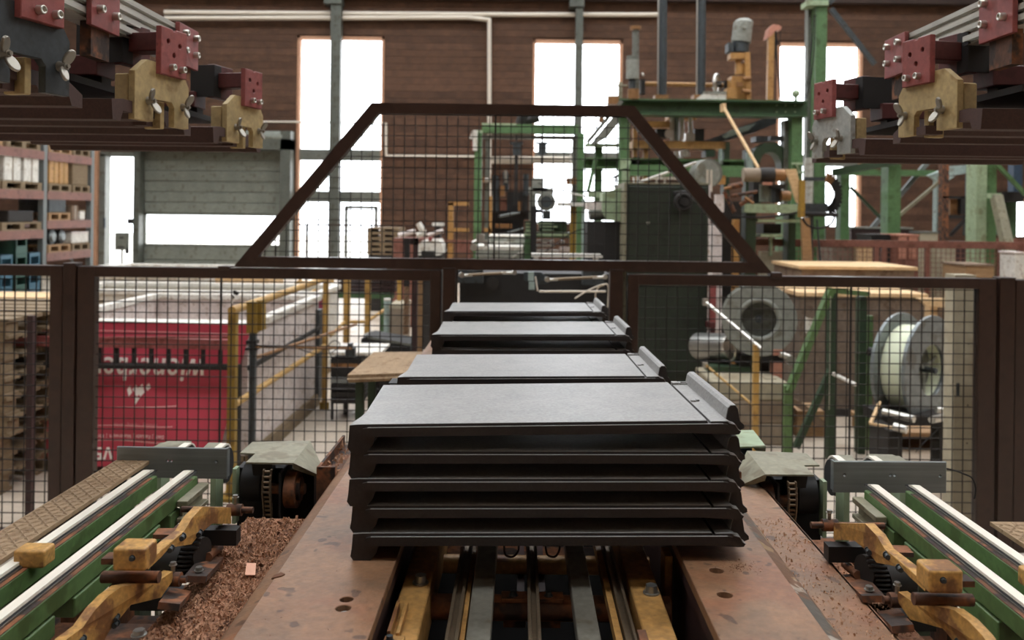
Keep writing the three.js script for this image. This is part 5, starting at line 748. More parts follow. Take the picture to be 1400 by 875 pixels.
  const cb = thing('concrete_block', 'grey-brown concrete plinth behind the timber and rope', 'block'); part(cb, 'body', BF(533, 422, 552, 8.2, 0.5), M.stone); part(cb, 'cap', B(532, 417, 553, 422, 8.2, 0.5), M.concrete);
  // pallets and the pale machine beyond the guard
  for (let k = 0; k < 5; k++) { const dp = 14.5, o = thing('pallet', `grey pallet far behind the guard mesh, ${['lowest in view', 'second from below', 'middle one', 'second from top', 'topmost'][k]} of five`, 'pallet', 'far stacked pallets'), y0 = 348 - k * 7.4; part(o, 'deck_board', B(502, y0 - 7, 545, y0 - 5, dp, 0.8), M.woodGray); for (const x of [502, 520, 539]) part(o, 'block', B(x, y0 - 5, x + 6, y0 - 1.5, dp, 0.8), M.woodGray); part(o, 'bottom_board', B(502, y0 - 1.5, 545, y0 + 0.4, dp, 0.8), M.woodGray); if (k === 0) part(o, 'plinth', BF(503, 349, 544, dp, 0.7), M.dark); }
  const pm = thing('wrapped_roll', 'pale rolls and sleeves heaped above a brown crate, far behind the guard', 'roll'), dm = 12.5;
  part(pm, 'crate', BF(538, 326, 600, dm, 0.6), M.rackRed); part(pm, 'roll', [C([545, 322, dm], [568, 316, dm], 3.5), C([585, 322, dm + 0.1], [606, 315, dm + 0.1], 3)], M.pinkWhite); part(pm, 'sleeve', [C([572, 305, dm], [580, 319, dm], 4.2), C([570, 322, dm], [582, 318, dm], 4)], M.white); part(pm, 'lid', B(591, 305, 605, 309, dm + 0.2, 0.3), M.white); part(pm, 'holder', B(594, 309, 602, 326, dm + 0.3, 0.2), M.dark);
  const gm = thing('pale_machine', 'rounded pale grey machine with a red knob behind the guard', 'machine'), dg = 10.5; part(gm, 'hood', [S([[571, 335], [577, 329], [600, 328], [605, 336], [606, 346], [600, 350], [572, 350]], dg, 0.5)], M.white); part(gm, 'opening', B(576, 343, 594, 350, dg - 0.01, 0.1), M.black); part(gm, 'knob', C([588, 329, dg], [589, 324, dg], 2.6), M.red); part(gm, 'base', BF(572, 349, 604, dg, 0.45), M.dark);
  const yf = thing('yellow_frame', 'yellow-orange square tube frame left of the small green gantry', 'frame'), df = 12.2; part(yf, 'post', [BF(613, 277, 620, df, 0.07)], M.orange); part(yf, 'rail', [B(613, 276, 641, 281, df, 0.07), B(619, 312, 641, 318, df, 0.07)], M.orange); part(yf, 'post', [BF(669, 268, 673, df + 0.2, 0.05)], M.orange); part(yf, 'rail', B(662, 312, 672, 317, df + 0.2, 0.05), M.orange);
}
// ------------------------------------------------------------------ centre: machine behind the opening, small gantry, roller bed
{
  const d = 5.6, t = thing('feed_machine', 'black feed machine with polished tie rods behind the fence opening', 'machine');
  part(t, 'housing', [B(628, 374, 834, 470, d + 0.25, 1.0), BF(640, 470, 820, d + 0.3, 0.8)], M.black);
  part(t, 'bearing_block', [B(625, 369, 660, 387, d + 0.1, 0.12), B(797, 369, 826, 390, d + 0.1, 0.12)], M.darkSteel);
  part(t, 'bracket', [S([[716, 372], [740, 372], [752, 385], [748, 388], [735, 389], [716, 383]], d, 0.06)], M.darkSteel);
  part(t, 'plate', [B(722, 372, 730, 384, d - 0.05, 0.02), B(723, 386, 731, 396, d - 0.05, 0.03)], M.paleBlue);
  for (const [x0, y0, x1, y1] of [[640, 376, 692, 373], [757, 382, 816, 379]]) { part(t, 'tie_rod', C([x0, y0, d - 0.03], [x1, y1, d - 0.03], 1.9), M.railSteel); part(t, 'rod_end', [C([x0 - 8, y0 + 0.5, d - 0.03], [x0 + 6, y0, d - 0.03], 1.9), disc(at(x0 - 9, y0, d - 0.03), V(0.2, 0, 1), 3.6 * d / F, 0.025), C([x1 - 6, y1 + 0.3, d - 0.03], [x1 + 10, y1, d - 0.03], 1.9), disc(at(x1 + 11, y1 - 0.5, d - 0.03), V(0.2, 0, 1), 3.2 * d / F, 0.025)], M.zinc); }
  part(t, 'round_cover', disc(at(673, 388, d + 0.24), V(0, 0, 1), 9 * d / F, 0.03), M.dark);
  part(t, 'pipe', [C([737, 398.5, d - 0.1], [828, 398.5, d - 0.1], 1.5), C([732, 378, d - 0.08], [735, 398, d - 0.1], 1)], M.conduit);
  part(t, 'hose', [T([[786, 408, d - 0.2], [806, 396, d - 0.2], [824, 389, d - 0.2], [831, 390, d - 0.15], [831, 420, d - 0.15]], 1), T([[826, 389, d - 0.15], [818, 393, d - 0.1], [814, 403, d - 0.1], [816, 415, d - 0.1]], 1.2)], M.conduit);
  const r = thing('roller_bed', 'grey machine bed with white-edged plates, in front of the small green gantry', 'machine'), dr = 9.4;
  part(r, 'bed', [B(650, 342, 715, 352, dr, 0.8), BF(655, 350, 710, dr + 0.1, 0.6)], M.motor); part(r, 'edge', [B(649, 337, 715, 341.5, dr, 0.8)], M.white); part(r, 'slab', [B(668, 324, 718, 336, dr + 0.5, 0.6)], M.motor); part(r, 'edge', [B(668, 322, 718, 326, dr + 0.5, 0.6), B(675, 331, 698, 334, dr + 0.45, 0.1)], M.white); part(r, 'valve', [B(651, 320, 662, 332, dr, 0.1), disc(at(648, 338, dr), V(0, 0, 1), 5 * dr / F, 0.05), C([646, 332, dr], [652, 329, dr], 2.5), B(662, 328, 668, 337, dr, 0.1)], M.zinc); part(r, 'hose', T([[700, 352, dr - 0.05], [708, 347, dr - 0.05], [716, 344, dr - 0.05]], 0.8), M.white);
  const g = thing('green_feeder', 'green slotted feeder with pale bars below the grey motor', 'machine'), dg = 9.2;
  part(g, 'frame', [BF(717, 326, 726, dg, 0.1), BF(779, 326, 786, dg, 0.1), B(717, 318, 787, 325, dg, 0.25)], M.greenDeep); part(g, 'top_strip', B(716, 319.5, 788, 322.5, dg - 0.01, 0.26), M.greenPale);
  for (let k = 0; k < 3; k++) { part(g, 'slat', B(719, 304 + k * 5, 725, 307 + k * 5, dg + 0.05, 0.2), M.greenPale); part(g, 'slat', B(735 + k * 3, 304.5 + k * 4.5, 757 + (k % 2) * 5, 306.5 + k * 4.5, dg + 0.1, 0.1), M.greenPale); part(g, 'slat', B(734, 328 + k * 7, 752 + k * 6, 330.5 + k * 7, dg + 0.1, 0.2), M.white); }
  part(g, 'column', BF(727, 282, 734, dg - 0.05, 0.06), M.black); part(g, 'infill', [B(718, 302, 726, 318, dg + 0.12, 0.1), B(737, 302, 775, 317, dg + 0.2, 0.2)], M.greenDark); part(g, 'clamp', [B(742, 330, 748, 336, dg, 0.1), B(752, 328, 757, 334, dg, 0.1), B(767, 329, 772, 334, dg, 0.1)], M.zinc); part(g, 'plate', B(765, 338, 779, 344, dg, 0.1), M.pinkWhite);
  const wt = thing('white_table', 'white edged bench on a mustard post right of the green feeder', 'bench'), dw = 9.0; part(wt, 'top', B(764, 277, 803, 281.5, dw, 0.5), M.white); part(wt, 'post', [BF(780, 282, 788, dw + 0.1, 0.08)], M.ochre); part(wt, 'post', [BF(796, 272, 800, dw + 0.05, 0.05)], M.paleBlue); part(wt, 'chain', [C([804.5, 285, dw], [804.5, 350, dw], 0.8)], M.zinc);
  const wl = solo('pale_ledge', 'long pale ledge just above the guard rail right of the feeder', 'ledge', [B(726, 348.5, 824, 352, 7.5, 0.3), BF(730, 352, 736, 7.6, 0.1), BF(812, 352, 818, 7.6, 0.1)], M.white);
  const cb = solo('black_cable', 'black cable arching from the green feeder to the cabinet', 'cable', [T([[746, 344, 8.9], [770, 326, 8.9], [790, 315, 8.9], [805, 313.5, 8.9], [818, 320, 8.9], [824, 330, 8.9], [825, 345, 8.8], [825, 380, 8.8], [825, 470, 8.8], [825, 516, 8.8]], 0.9, 40)], M.rubber);
  // gantry
  const a = thing('small_gantry', 'small green gantry frame with chain hoists, in the middle behind the guard mesh', 'gantry'), D = 13;
  part(a, 'post', BF(649, 181, 659, D, 0.16), M.greenBg); part(a, 'post', BF(790, 182, 799, D, 0.16), M.greenBg);
  part(a, 'beam', [B(659, 170, 791, 182.5, D, 0.16)], M.greenBg); part(a, 'rail', [B(660, 185, 790, 190, D + 0.05, 0.1)], M.frameGray); part(a, 'inner_post', [B(663, 190, 669, 330, D + 0.1, 0.08), B(782, 186, 788, 300, D + 0.1, 0.08)], M.frameGray); part(a, 'rail', [B(670, 215, 780, 220, D + 0.2, 0.08), B(674, 220.5, 780, 223, D + 0.22, 0.08)], M.conduit);
  part(a, 'cap', [B(648, 178, 660, 182, D - 0.01, 0.18), B(659, 168.5, 706, 171, D - 0.01, 0.16)], M.greenPale);
  part(a, 'motor', [C([712, 170, D + 0.2], [716, 158, D + 0.2], 8), C([716, 166, D + 0.2], [737, 161, D + 0.2], 6)], M.dark);
  for (const [x, l] of [[706, 195], [741, 198]]) { const h = thing('chain_hoist', `dark hoist block hanging from the small gantry, ${x < 720 ? 'in front of brick' : 'in front of the bright window'}`, 'hoist'); part(h, 'body', [B(x - 5, 196, x + 6, 212, D - 0.05, 0.12), B(x - 9, 194, x + 9, 197, D - 0.05, 0.1)], M.darkSteel); part(h, 'hanger', C([x, 184, D], [x, 197, D], 1.2), M.black); part(h, 'rod', C([x, 208, D], [x + (x < 720 ? -1 : 0), x < 720 ? 280 : 225, D], x < 720 ? 2.4 : 1.5), M.black); if (x > 720) for (let k = 0; k < 6; k++) part(h, 'chain_link', B(x - 1.5, 225 + k * 3, x + 1.5, 227 + k * 3, D, 0.02), M.darkSteel); }
  const sg = solo('red_white_tag', 'white tag with red mark on the left post of the small gantry', 'tag', [B(644, 185, 650, 213, D - 0.02, 0.05), S([[643, 186], [639, 196], [643, 197]], D, 0.03)], M.white); part(sg, 'red_mark', B(645, 193, 649, 206, D - 0.03, 0.02), M.red);
  // clutter of the press inside the gantry
  const p = thing('press', 'dark greasy press with rods and levers inside the small gantry', 'press');
  part(p, 'bed', [BF(662, 320, 722, D + 0.3, 0.7), B(668, 288, 725, 300, D + 0.3, 0.6)], M.dark); part(p, 'head', [B(693, 262, 722, 290, D + 0.2, 0.5), B(672, 300, 716, 320, D + 0.4, 0.4)], M.black);
  part(p, 'cylinder', [C([691, 235, D + 0.2], [692, 262, D + 0.2], 4), C([677, 240, D + 0.2], [678, 290, D + 0.2], 5), C([719, 238, D + 0.2], [719, 268, D + 0.2], 4)], M.darkSteel); part(p, 'piston', [C([691, 233, D + 0.15], [691.5, 250, D + 0.15], 2), C([663, 246, D], [671, 247, D], 3)], M.zinc); part(p, 'bracket', [B(660, 243, 672, 249, D, 0.2), B(684, 254, 690, 268, D + 0.1, 0.2), B(677, 306, 700, 312, D + 0.1, 0.2), B(708, 274, 713, 288, D + 0.1, 0.1), B(775, 243, 788, 252, D, 0.2)], M.brassy); part(p, 'lever', [C([682, 296, D], [712, 290, D], 2), C([694, 318, D], [716, 312, D], 1.2)], M.rackGray); part(p, 'panel', [B(684, 272, 694, 300, D + 0.35, 0.1)], M.pinkPaint); part(p, 'flange', [B(671, 238, 700, 243, D + 0.25, 0.3)], M.rustDark);
  const m = thing('grey_motor', 'round grey motor on a pale column in front of the bright window', 'motor'), dm = 11; part(m, 'column', [BF(724, 262, 733, dm, 0.15)], M.frameGray); part(m, 'head', [B(727, 243, 743, 257, dm, 0.25), B(723, 256, 748, 262, dm - 0.02, 0.3), B(728, 257, 756, 266, dm - 0.02, 0.1)], M.motor); part(m, 'housing', disc(at(747, 276, dm), V(-0.1, 0, 1), 12 * dm / F, 0.25, 28), M.motor); part(m, 'fan_cover', disc(at(747, 276, dm - 0.14), V(-0.1, 0, 1), 8 * dm / F, 0.06, 24), M.darkSteel); part(m, 'foot', [B(742, 288, 753, 300, dm, 0.1), B(730, 286, 742, 291, dm, 0.1)], M.darkSteel);
  const cl = solo('slack_cable', 'slack black cable from the grey motor to the green post', 'cable', [T([[736, 250, 11], [750, 255, 11], [770, 259.5, 11], [790, 262, 11], [812, 262, 11], [826, 258, 11], [838, 254, 11]], 0.7, 30)], M.rubber);
  const wb = solo('white_hose', 'short white hose beside the right gantry post', 'hose', [T([[776, 264, 11.5], [790, 266, 11.5], [802, 269, 11.5]], 1.4), C([780, 210, 11.6], [781, 461, 11.6], 0.7)], M.white);
  const sc = solo('red_cabinet_door', 'dark red steel screen below the yellow frame behind the guard', 'screen', [B(600, 328, 652, 331, 12, 0.03), B(622, 331, 640, 345, 12, 0.03), BF(604, 331, 607, 12, 0.03), BF(640, 331, 643, 12, 0.03)], M.rackRed);
  const th = solo('thin_fence_rail', 'thin dark handrail crossing before the lower left window', 'rail', [B(408, 307, 612, 309.5, 15, 0.04), BF(418, 308, 420.5, 15, 0.04), BF(611, 308, 613, 15, 0.04), BF(449, 308, 451, 15, 0.04)], M.fence);
}
// ------------------------------------------------------------------ right: green steel structure with the machines on it
{
  const D = 12, t = thing('green_structure', 'large green steel structure of posts and riveted beams right of the guard', 'gantry');
  const ibeam = (x0, y0, x1, y1, d) => [B(x0, y0, x1, y0 + 2.5, d - 0.1, 0.3), B(x0, y0 + 2.5, x1, y1 - 2.5, d + 0.03, 0.04), B(x0, y1 - 2.5, x1, y1, d - 0.1, 0.3)];
  part(t, 'post', [BF(848, 158, 861, D, 0.22)], M.greenBg); part(t, 'post', [BF(1083, 160, 1098, D, 0.22)], M.greenBg); part(t, 'post_cladding', [BF(1073, 164, 1083, D + 0.15, 0.2)], M.frameGray); part(t, 'post', [BF(1070, 295, 1095, D - 1.6, 0.3)], M.greenBg);
  part(t, 'main_beam', ibeam(846, 136, 1104, 158, D), M.greenDeep);
  for (const x of [1062, 1074, 1087]) for (const y of [144, 153]) part(t, 'rivet', disc(at(x, y, D + 0.02), V(0, 0, 1), 0.011, 0.03, 8), M.greenPale);
  part(t, 'cross_beam', ibeam(798, 217, 1018, 231, D + 0.3).slice(0, 3), M.greenBg); part(t, 'cross_beam', [B(862, 226, 1018, 241, D - 0.1, 0.15)], M.greenBg);
  part(t, 'column', [BF(814, 200, 824, D + 0.4, 0.14)], M.greenBg); part(t, 'brace', [L([804, 262, D], [815, 215, D], 5)], M.greenBg); part(t, 'cross_beam', [B(802, 196, 846, 200, D + 0.2, 0.2), B(805, 262, 842, 270, D + 0.2, 0.2)], M.greenPale);
  part(t, 'post_sleeve', [B(848, 217, 862, 232, D - 0.02, 0.26), B(850, 230, 861, 255, D - 0.02, 0.26)], M.greenPale);
  part(t, 'collar_frame', [B(1083, 222, 1098, 225, D - 0.03, 0.05), B(1083, 234, 1100, 237, D - 0.03, 0.05), L([1088, 223, D - 0.05], [1094, 236, D - 0.05], 2)], M.greenPale);
  const ta = thing('tall_green_post', 'tall pale green post with brackets reaching up out of view beside the right window', 'post'); part(ta, 'shaft', [BF(1117, -60, 1132, D + 0.5, 0.2)], M.greenBg); part(ta, 'shaft', [BF(1106, -60, 1116, D + 0.7, 0.15)], M.frameGray); part(ta, 'bracket', [B(1104, 0, 1133, 7, D + 0.45, 0.3)], M.greenPale); part(ta, 'brace', [L([1136, 12, D + 0.6], [1196, 88, D + 0.6], 6), L([1134, 4, D + 0.6], [1144, -6, D + 0.6], 6)], M.darkSteel); part(ta, 'cable', [T([[1113, 20, D + 0.4], [1108, 80, D + 0.4], [1100, 134, D + 0.4]], 0.8), T([[1115, 20, D + 0.4], [1111, 90, D + 0.4], [1102, 136, D + 0.4]], 0.8)], M.rubber);
  // sloping chutes
  const c1 = thing('chute', 'dark sloping chute with pale sides at the left end of the green structure', 'chute'); part(c1, 'rail', [L([803, 195, D - 0.2], [850, 138, D - 0.2], 5)], M.frameGray); part(c1, 'trough', [S([[808, 196], [846, 150], [846, 168], [832, 186], [815, 197]], D + 0.1, 0.2)], M.motor); part(c1, 'bracket', [B(832, 132, 846, 142, D - 0.1, 0.2), B(820, 160, 826, 166, D, 0.2)], M.brassy);
  const c2 = thing('chute', 'grey-blue sloping conveyor chute under the main green beam', 'chute'); part(c2, 'trough', [S([[963, 193], [1040, 163], [1062, 160], [1062, 168], [1034, 180], [986, 194], [964, 195]], D + 0.4, 0.3)], M.darkSteel); part(c2, 'side', [S([[988, 186], [1000, 178], [1034, 168], [1024, 178], [992, 189]], D + 0.35, 0.03)], M.paleBlue);
  // top: motors
  const m1 = thing('upright_motor', 'grey upright motor with flange on the left end of the main beam', 'motor'), d = 11.95; part(m1, 'gear', [C([866, 136, d], [866, 122, d], 8)], M.brassy); part(m1, 'housing', C([864.5, 108, d], [864.5, 82, d], 8.5, 20), M.motor); part(m1, 'cover', [C([864.5, 82, d], [864.5, 77, d], 8, 20)], M.frameGray); part(m1, 'shaft', [C([864, 122, d], [864, 107, d], 4.5)], M.darkSteel); part(m1, 'lamp', C([878, 102, d], [880, 101, d], 2.5), M.white); part(m1, 'lever', [C([841, 117, d], [858, 117, d], 1.2), B(846, 112, 851, 135, d, 0.1), C([830, 132, d], [845, 132, d], 1.4)], M.greenGray);
  const dm = thing('flanged_duct', 'grey upright duct with flange behind the upright motor', 'duct'); part(dm, 'pipe', [C([869, 138, d + 0.15], [869, 40, d + 0.15], 4.6)], M.frameGray); part(dm, 'flange', C([869, 41, d + 0.15], [869, 36.5, d + 0.15], 7.5), M.brassy);
  for (const [x, lab] of [[906, 'left one of two tall steel pipes rising from the main green beam'], [959, 'right one of two tall steel pipes rising from the main green beam']]) { const o = thing('steel_pipe', lab, 'pipe'); part(o, 'pipe', C([x - 0.6, 130, D + 0.1], [x + 0.4, -60, D + 0.1], 6, 20), M.darkSteel); part(o, 'foot', [B(x - 10, 129, x + 8, 137, D + 0.05, 0.25)], M.brassy); part(o, 'strip', C([x - 6.5, 129, D + 0.02], [x - 5.5, -60, D + 0.02], 1, 8), M.zinc); }  // the bright strip stands in for the window reflection along each pipe
  const sh = thing('line_shaft', 'long rusty line shaft with a spoked wheel above the main beam', 'shaft'); part(sh, 'shaft', C([880, 114.5, D + 0.3], [1008, 117, D + 0.3], 3), M.orange); part(sh, 'wheel', (() => { const g = new THREE.TorusGeometry(13 * D / F, 0.025, 8, 28); g.rotateY(1.1); const p = at(980, 115, D + 0.25); g.translate(p.x, p.y, p.z); return [g, L([980, 103, D + 0.25], [980, 127, D + 0.25], 1.5), L([975, 115, D + 0.25], [985, 115, D + 0.2], 1.5)]; })(), M.zinc); part(sh, 'bearing', [B(876, 108, 882, 128, D + 0.25, 0.15), B(990, 110, 996, 124, D + 0.25, 0.15)], M.dark); part(sh, 'hub', C([976, 115, D + 0.27], [986, 115, D + 0.27], 4), M.dark);
  const wb = thing('white_cover', 'pale folded metal cover on the beam left of the orange motor unit', 'cover'); part(wb, 'body', [S([[950, 137], [964, 126], [993, 126], [993, 137]], D - 0.02, 0.3)], M.white); part(wb, 'lip', B(962, 125, 994, 127.5, D - 0.03, 0.32), M.motor);
  const om = thing('orange_motor_unit', 'grey motor on an orange geared column above the main green beam', 'motor'), o = D - 0.05; part(om, 'column', [L([1023, 136, o], [1021, 72, o], 7), B(999, 72, 1024, 80, o, 0.2)], M.orange); part(om, 'gearbox', [B(1000, 104, 1022, 136, o + 0.05, 0.25), B(994, 120, 1008, 135, o, 0.2), C([1012, 102, o + 0.1], [1012, 88, o + 0.1], 7), C([1009, 88, o + 0.1], [1009, 78, o + 0.1], 4)], M.orange); part(om, 'bolt', [B(1008, 112, 1016, 118, o - 0.05, 0.05), C([1016, 108, o - 0.05], [1026, 107, o - 0.05], 3), C([1014, 124, o - 0.05], [1026, 126, o - 0.05], 3)], M.brassy); part(om, 'coupling', [C([1012, 72, o + 0.1], [1013, 58, o + 0.1], 11), B(996, 58, 1003, 70, o, 0.2)], M.darkSteel); part(om, 'motor_housing', [C([1013, 58, o + 0.1], [1016, 32, o + 0.1], 13, 24)], M.motor); part(om, 'motor_cap', [(() => { const g = new THREE.SphereGeometry(13 * D / F, 20, 10); const p = at(1016.5, 32, o + 0.1); g.scale(1, 0.55, 1); g.translate(p.x, p.y, p.z); return g; })(), B(1015, 34, 1021, 39, o - 0.06, 0.05)], M.motor);
  const lv = thing('orange_lever_post', 'orange upright post with rounded head and cables beside the right window', 'post'); part(lv, 'post', [L([1052, 137, D], [1054, 44, D], 8)], M.orange); part(lv, 'head', [S([[1049, 52], [1052, 38], [1057, 33], [1065, 34], [1069, 37], [1067, 41], [1060, 42], [1056, 48]], D - 0.05, 0.2)], M.pinkPaint); part(lv, 'cable', [T([[1061, 42, D], [1063, 90, D], [1067, 138, D]], 0.9), T([[1067, 40, D], [1066, 90, D], [1067, 138, D]], 0.6), C([1059, 42, D], [1060, 80, D], 1.6)], M.rubber);
  part(t, 'ball_handle', [(() => { const g = new THREE.SphereGeometry(5.5 * D / F, 14, 10); const p = at(1088, 128, D); g.translate(p.x, p.y, p.z); return g; })(), C([1088, 130, D], [1088, 139, D], 2)], M.greenPale);
  // middle: orange bed, cylinders, arch
  const ob = thing('orange_bed', 'rusty orange machine bed with pistons under the main green beam', 'machine'), e = D + 0.3;
  part(ob, 'bed', [B(865, 193, 992, 203, e, 0.4), B(868, 166, 920, 174, e + 0.2, 0.2), B(914, 158, 952, 163, e, 0.3)], M.orange); part(ob, 'post', [BF(866, 172, 871, e + 0.1, 0.1), BF(880, 203, 886, e + 0.1, 0.1)], M.orange); for (const [x, r, m] of [[919, 3, M.zinc], [925, 3, M.frameGray], [932, 3.5, M.zinc], [944, 3, M.zinc]]) part(ob, 'piston', C([x, 192, e], [x, 160, e], r), m); part(ob, 'valve', [disc(at(914, 183, e), V(0, 0, 1), 0.06, 0.1, 16), B(937, 182, 950, 192, e, 0.2)], M.zinc); part(ob, 'black_block', [B(950, 176, 963, 193, e, 0.3), B(898, 176, 912, 188, e, 0.3), C([870, 215, e], [870, 226, e], 5)], M.black); part(ob, 'lower_rail', [B(880, 216, 960, 222, e + 0.2, 0.3)], M.rackRed); part(ob, 'fitting', [C([925, 207, e], [926, 216, e], 3), C([938, 205, e], [939, 214, e], 4), B(930, 206, 934, 216, e, 0.1)], M.zinc); part(ob, 'hood', [B(965, 205, 978, 214, e, 0.3)], M.greenDark);
  const ar = thing('arch_frame', 'dark green arch-shaped machine frame left of the big green post', 'machine'), ad = D + 0.2;
  { const s = new THREE.Shape(); const q = (x, y) => { const p = at(x, y, ad); return [p.x, p.y]; }; [[1030, 238], [1030, 214], [1034, 202], [1046, 195], [1062, 195], [1074, 204], [1076, 238]].forEach((p, i) => i ? s.lineTo(...q(...p)) : s.moveTo(...q(...p))); s.lineTo(...q(1070, 238)); s.lineTo(...q(1068, 222)); s.quadraticCurveTo(...q(1064, 208), ...q(1053, 208)); s.quadraticCurveTo(...q(1042, 208), ...q(1039, 222)); s.lineTo(...q(1037, 238)); const g = new THREE.ExtrudeGeometry(s, { depth: 0.3, bevelEnabled: false, curveSegments: 10 }); g.translate(0, 0, -ad - 0.3); part(ar, 'arch', g, M.greenDark); part(ar, 'top_part', [B(1034, 186, 1050, 193, ad, 0.3), B(1054, 186, 1070, 192, ad, 0.2)], M.darkSteel); part(ar, 'column', [BF(1020, 205, 1029, ad + 0.1, 0.2), BF(990, 194, 998, ad + 0.1, 0.2)], M.greenDark); part(ar, 'tank', [C([1025, 246, ad], [1025, 208, ad], 5), C([985, 224, ad], [985, 204, ad], 3)], M.paleBlue); }
  const tp = solo('wooden_pole', 'pale wooden pole leaning down from the main green beam', 'pole', [C([990, 148, D - 0.4], [1037, 230, D - 1.2], 2.2), B(988, 141, 993, 152, D - 0.35, 0.15)], M.woodPale);
  // front machine row
  const dc = thing('machine_cabinet', 'tall dark green machine cabinet right of the conveyor opening', 'cabinet'), f = 7.6;
  part(dc, 'body', [BF(857, 252, 969, f, 0.8)], M.cabinet); part(dc, 'front_panel', rbox(at(860, 252, f).x, at(967, 252, f).x, 0.12, at(900, 255, f).y, -f - 0.001, -f + 0.012, 0.006, 1), M.cabinet); part(dc, 'edge', [BF(853.5, 251, 857, f, 0.82), B(854, 250, 970, 252.5, f, 0.8)], M.greenGray); part(dc, 'side_strip', BF(969, 252, 971.5, f, 0.5), M.pinkWhite); part(dc, 'hand_wheel', [(() => { const g = new THREE.TorusGeometry(10 * f / F, 0.02, 8, 24); const p = at(934, 276, f - 0.08); g.translate(p.x, p.y, p.z); return g; })(), disc(at(935, 276, f - 0.06), V(0, 0, 1), 6 * f / F, 0.1), C([921, 265, f - 0.05], [940, 263, f - 0.05], 3.5)], M.dark); part(dc, 'latch', disc(at(886, 305, f - 0.015), V(0, 0, 1), 0.014, 0.02, 12), M.zinc); part(dc, 'side_wing', [S([[824, 263], [840, 259], [853, 256], [853, 303], [830, 301], [824, 290]], f + 0.25, 0.3)], M.greenPale); part(dc, 'motor', C([806, 292, f + 0.4], [826, 292, f + 0.4], 9, 20), M.frameGray); part(dc, 'shelf', [B(802, 275, 824, 287, f + 0.35, 0.2)], M.pinkWhite); part(dc, 'dark_bay', BF(803, 303, 851, f + 0.3, 0.4), M.black);
  part(dc, 'top_fittings', [B(866, 242, 868, 252, f + 0.1, 0.03), B(871, 241, 874, 252, f + 0.1, 0.03), B(897, 243, 899, 252, f + 0.1, 0.03), B(908, 242, 910, 252, f + 0.1, 0.03), B(893, 242, 927, 245, f + 0.1, 0.05)], M.white); part(dc, 'strut', [C([872, 250, f + 0.05], [952, 222, f + 0.05], 2)], M.white); part(dc, 'valve_stem', [C([840, 256, f + 0.4], [842, 240, f + 0.4], 1.2), C([837, 243, f + 0.4], [845, 240, f + 0.4], 1.6)], M.darkSteel);
  const dr = thing('drum_wheel', 'grey round drum wheel on top of the machine cabinet', 'drum'), dd = 7.9; part(dr, 'drum', [disc(at(965, 237, dd), V(0.25, 0, 1), 19 * dd / F, 0.16, 40)], M.frameGray); part(dr, 'face', [disc(at(967, 237.5, dd - 0.09), V(0.25, 0, 1), 18.5 * dd / F, 0.01, 40)], M.motor); part(dr, 'fork', [B(966, 232, 969, 262, dd - 0.12, 0.02), B(971, 232, 974, 262, dd - 0.12, 0.02)], M.conduit); part(dr, 'stand', [BF(961, 250, 968, dd + 0.1, 0.1)], M.frameGray);
  const ge = thing('geared_motor', 'worn grey and black geared motor lying on the pale green beam', 'motor'), gd = 9.5; part(ge, 'housing', C([1016, 239, gd], [1038, 239, gd], 9.5, 20), M.stone); part(ge, 'brake', C([1038, 239, gd], [1058, 239, gd], 10, 20), M.dark); part(ge, 'gear_head', [C([1058, 239, gd], [1073, 240, gd], 8.5, 20), C([1068, 268, gd], [1080, 268, gd], 7)], M.brassy); part(ge, 'lower_motor', [C([1046, 252, gd + 0.1], [1046, 276, gd + 0.1], 8)], M.frameGray); part(ge, 'bracket', [B(1054, 252, 1074, 258, gd, 0.2), B(1060, 258, 1068, 277, gd + 0.05, 0.2), B(1030, 248, 1040, 280, gd + 0.2, 0.2)], M.dark); part(ge, 'flange', [disc(at(1049, 251, gd - 0.05), V(0, 1, 0), 0.05, 0.03)], M.pinkPaint);
  const bt = thing('motor_bench', 'pale green beam on green legs carrying the geared motor', 'bench'); part(bt, 'beam', [B(1018, 279, 1092, 291, gd - 0.1, 0.4)], M.greenPale); part(bt, 'leg', [BF(1020, 291, 1034, gd, 0.2), BF(1078, 291, 1088, gd + 0.1, 0.2)], M.greenDark); part(bt, 'lower_beam', [B(1036, 300, 1096, 304, gd - 0.05, 0.1)], M.greenPale); part(bt, 'tray', [B(1040, 320, 1070, 324, gd, 0.3), B(1053, 324, 1056, 350, gd + 0.1, 0.05)], M.greenPale); part(bt, 'black_box', [B(1044, 306, 1068, 319, gd + 0.1, 0.3)], M.black); part(bt, 'panel', [BF(1040, 344, 1070, gd + 0.15, 0.1)], M.concrete); part(bt, 'hose', [T([[1000, 296, gd - 0.2], [1040, 297, gd - 0.2], [1070, 294, gd - 0.2], [1092, 290, gd - 0.2]], 1.5), C([1092, 292, gd - 0.15], [1145, 294, gd - 0.15], 3), T([[1097, 298, gd - 0.2], [1104, 308, gd - 0.2], [1120, 312, gd - 0.2], [1136, 306, gd - 0.2], [1141, 297, gd - 0.2]], 1.5)], M.rubber);
